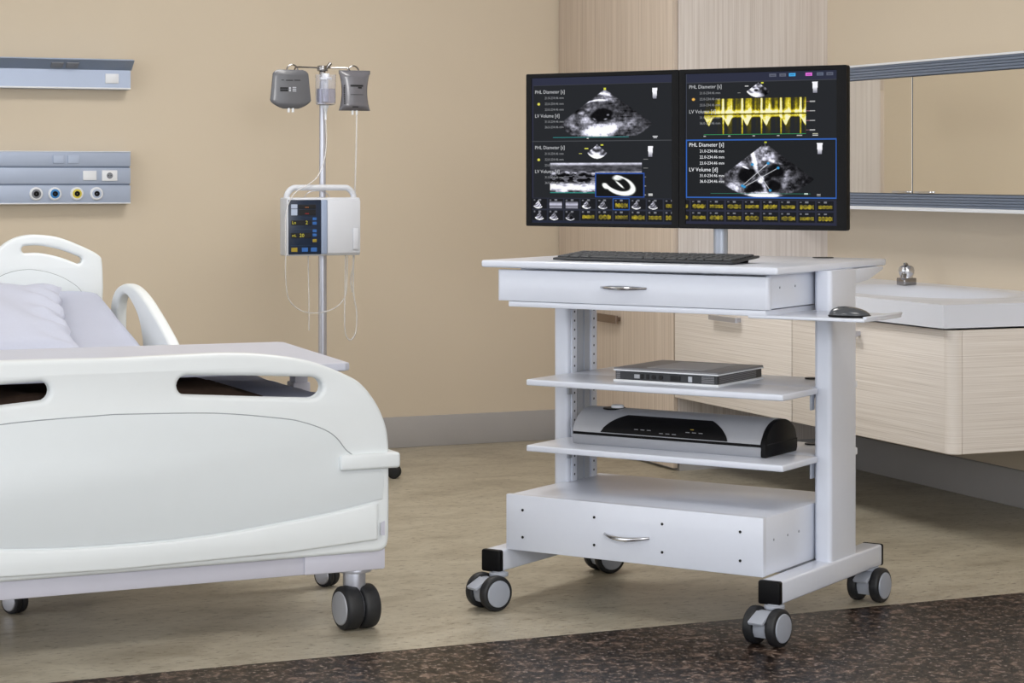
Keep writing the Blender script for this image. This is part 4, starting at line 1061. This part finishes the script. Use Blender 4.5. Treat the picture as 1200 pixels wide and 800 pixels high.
for body, x, z_, sz, m in (('Ln', ko+.012, .127, .017, M_gyel), ('2', ko+.066, .127, .019, M_gyel), ('mL', ko+.012, .078, .014, M_gyel), ('20', ko+.042, .078, .019, M_gyel), ('---', ko+.064, .187, .016, M_gora), ('---', ko+.064, .163, .016, M_gred)):
    q = MB(); q.text(body, sz, lambda u, v, d, x=x, z_=z_: (x+u, -.0036, z_+v)); tag(q.build('readout', m, kp, smooth=0), 'lit readout')
q = MB(); q.cyl((0, .05, PZ-.004), (0, .05, PZ+.001), .01, n=12); 
q.tube([(.05*math.cos(R(t)), .09, PZ+.026*math.sin(R(t))) for t in range(0, 181, 15)], .0016, 8); q.build('bail_wire', M_steel, pu)

def tubing(pts, label, r=.0026):
    b = MB(); P = smooth_poly(pts, 8, False); b.tube(P, r, 8)
    o = b.build('infusion_tube', M_tubing, None, smooth=60); return tag(o, label, 'tube', 'infusion tubes')
y = 7.86
tubing([(2.563, 7.885, 1.412), (2.562, 7.872, 1.32), (2.548, y, 1.25), (2.515, y-.02, 1.19), (2.468, y-.035, 1.157), (2.424, 7.81, 1.135), (2.390, 7.79, 1.10), (2.372, 7.785, 1.04), (2.372, 7.785, .90), (2.377, 7.80, .80), (2.40, 7.83, .72), (2.46, 7.86, .675), (2.535, 7.875, .665), (2.60, 7.87, .685), (2.635, 7.86, .73), (2.640, 7.855, .80), (2.640, 7.85, .885)], 'thin clear tube looping from the drip chamber around the pump left side')
tubing([(2.693, 7.895, 1.432), (2.692, 7.895, 1.33), (2.690, 7.90, 1.2), (2.692, 7.915, 1.1), (2.690, 7.915, .93), (2.682, 7.90, .85), (2.668, 7.89, .79), (2.674, 7.89, .74)], 'clear tube hanging straight down from the right infusion bag', .0036)
tubing([(2.636, 7.86, .886), (2.634, 7.86, .76), (2.632, 7.86, .64), (2.640, 7.87, .58), (2.662, 7.88, .556), (2.684, 7.88, .585), (2.688, 7.88, .66), (2.672, 7.87, .74), (2.668, 7.86, .82), (2.668, 7.86, .886)], 'clear tube in a long loop below the pump right end', .0032)
tubing([(2.485, 7.86, .886), (2.486, 7.86, .80), (2.488, 7.86, .70), (2.488, 7.86, .60)], 'short clear tube hanging straight below the pump keypad')

# ------------------------------------------------------------------ added unseen ceiling luminaires and light
def area(name, loc, rot, sx, sy, power, rgb=(1, 1, 1)):
    d = bpy.data.lights.new(name, 'AREA'); d.shape = 'RECTANGLE'; d.size = sx; d.size_y = sy; d.energy = power; d.color = rgb
    o = bpy.data.objects.new(name, d); COL.objects.link(o); o.location = loc; o.rotation_euler = rot; return o
M_diff = mat('lamp_diffuser', (240, 240, 240), .6, var=.01, emit=(255, 250, 242), estr=3.)
lamp0 = None
for i, (x, yy, nm) in enumerate(((-.6, 3.2, 'front left'), (2.4, 3.2, 'front right'), (-.6, 6.6, 'rear left'), (2.4, 6.6, 'rear right'))):
    t = empty('added_ceiling_lamp', (x, yy, ZC), 0, 'unseen square white ceiling lamp panel added at the %s of the room' % nm, 'ceiling lamp', 'added ceiling lamp panels')
    b = MB(); b.shape2d([rrect(-.5, .5, -.5, .5, .01), rrect(-.45, .45, -.45, .45, .01)[::-1]], lambda u, v, d: (u, v, d-.02), .04, .003); b.build('frame', M_white, t)
    b = MB(); b.box(-.45, .45, -.45, .45, -.03, -.02); b.build('diffuser', M_diff, t, smooth=0)
    area('added_ceiling_light', (x, yy, ZC-.06), (0, 0, 0), .9, .9, 16 if yy < 5 else (14 if x < 0 else 32), (1, .98, .96))

area('added_front_light', (.9, -1.3, 2.1), (R(80), 0, R(-8)), 1.6, .9, 75, (1, .99, .98))  # added behind the camera without a fixture, brightens fronts and rounded edges
wd = bpy.data.worlds.new('daylight'); scene.world = wd; wd.use_nodes = True
bg = wd.node_tree.nodes['Background']; bg.inputs['Color'].default_value = (.93, .96, 1.0, 1); bg.inputs['Strength'].default_value = 2.2

# ------------------------------------------------------------------ camera and view
cam = bpy.data.cameras.new('camera'); co_ = bpy.data.objects.new('camera', cam); COL.objects.link(co_)
co_.location = (0, 0, 1.2); co_.rotation_euler = (R(90), 0, R(-23))
cam.sensor_width = 36; cam.lens = 2500/1200*36; cam.shift_y = -196/1200; cam.clip_start = .05; cam.clip_end = 60
scene.camera = co_
vs = scene.view_settings
vs.view_transform = 'Standard'; vs.look = 'None'; vs.gamma = 1; vs.exposure = -.02; vs.use_curve_mapping = False
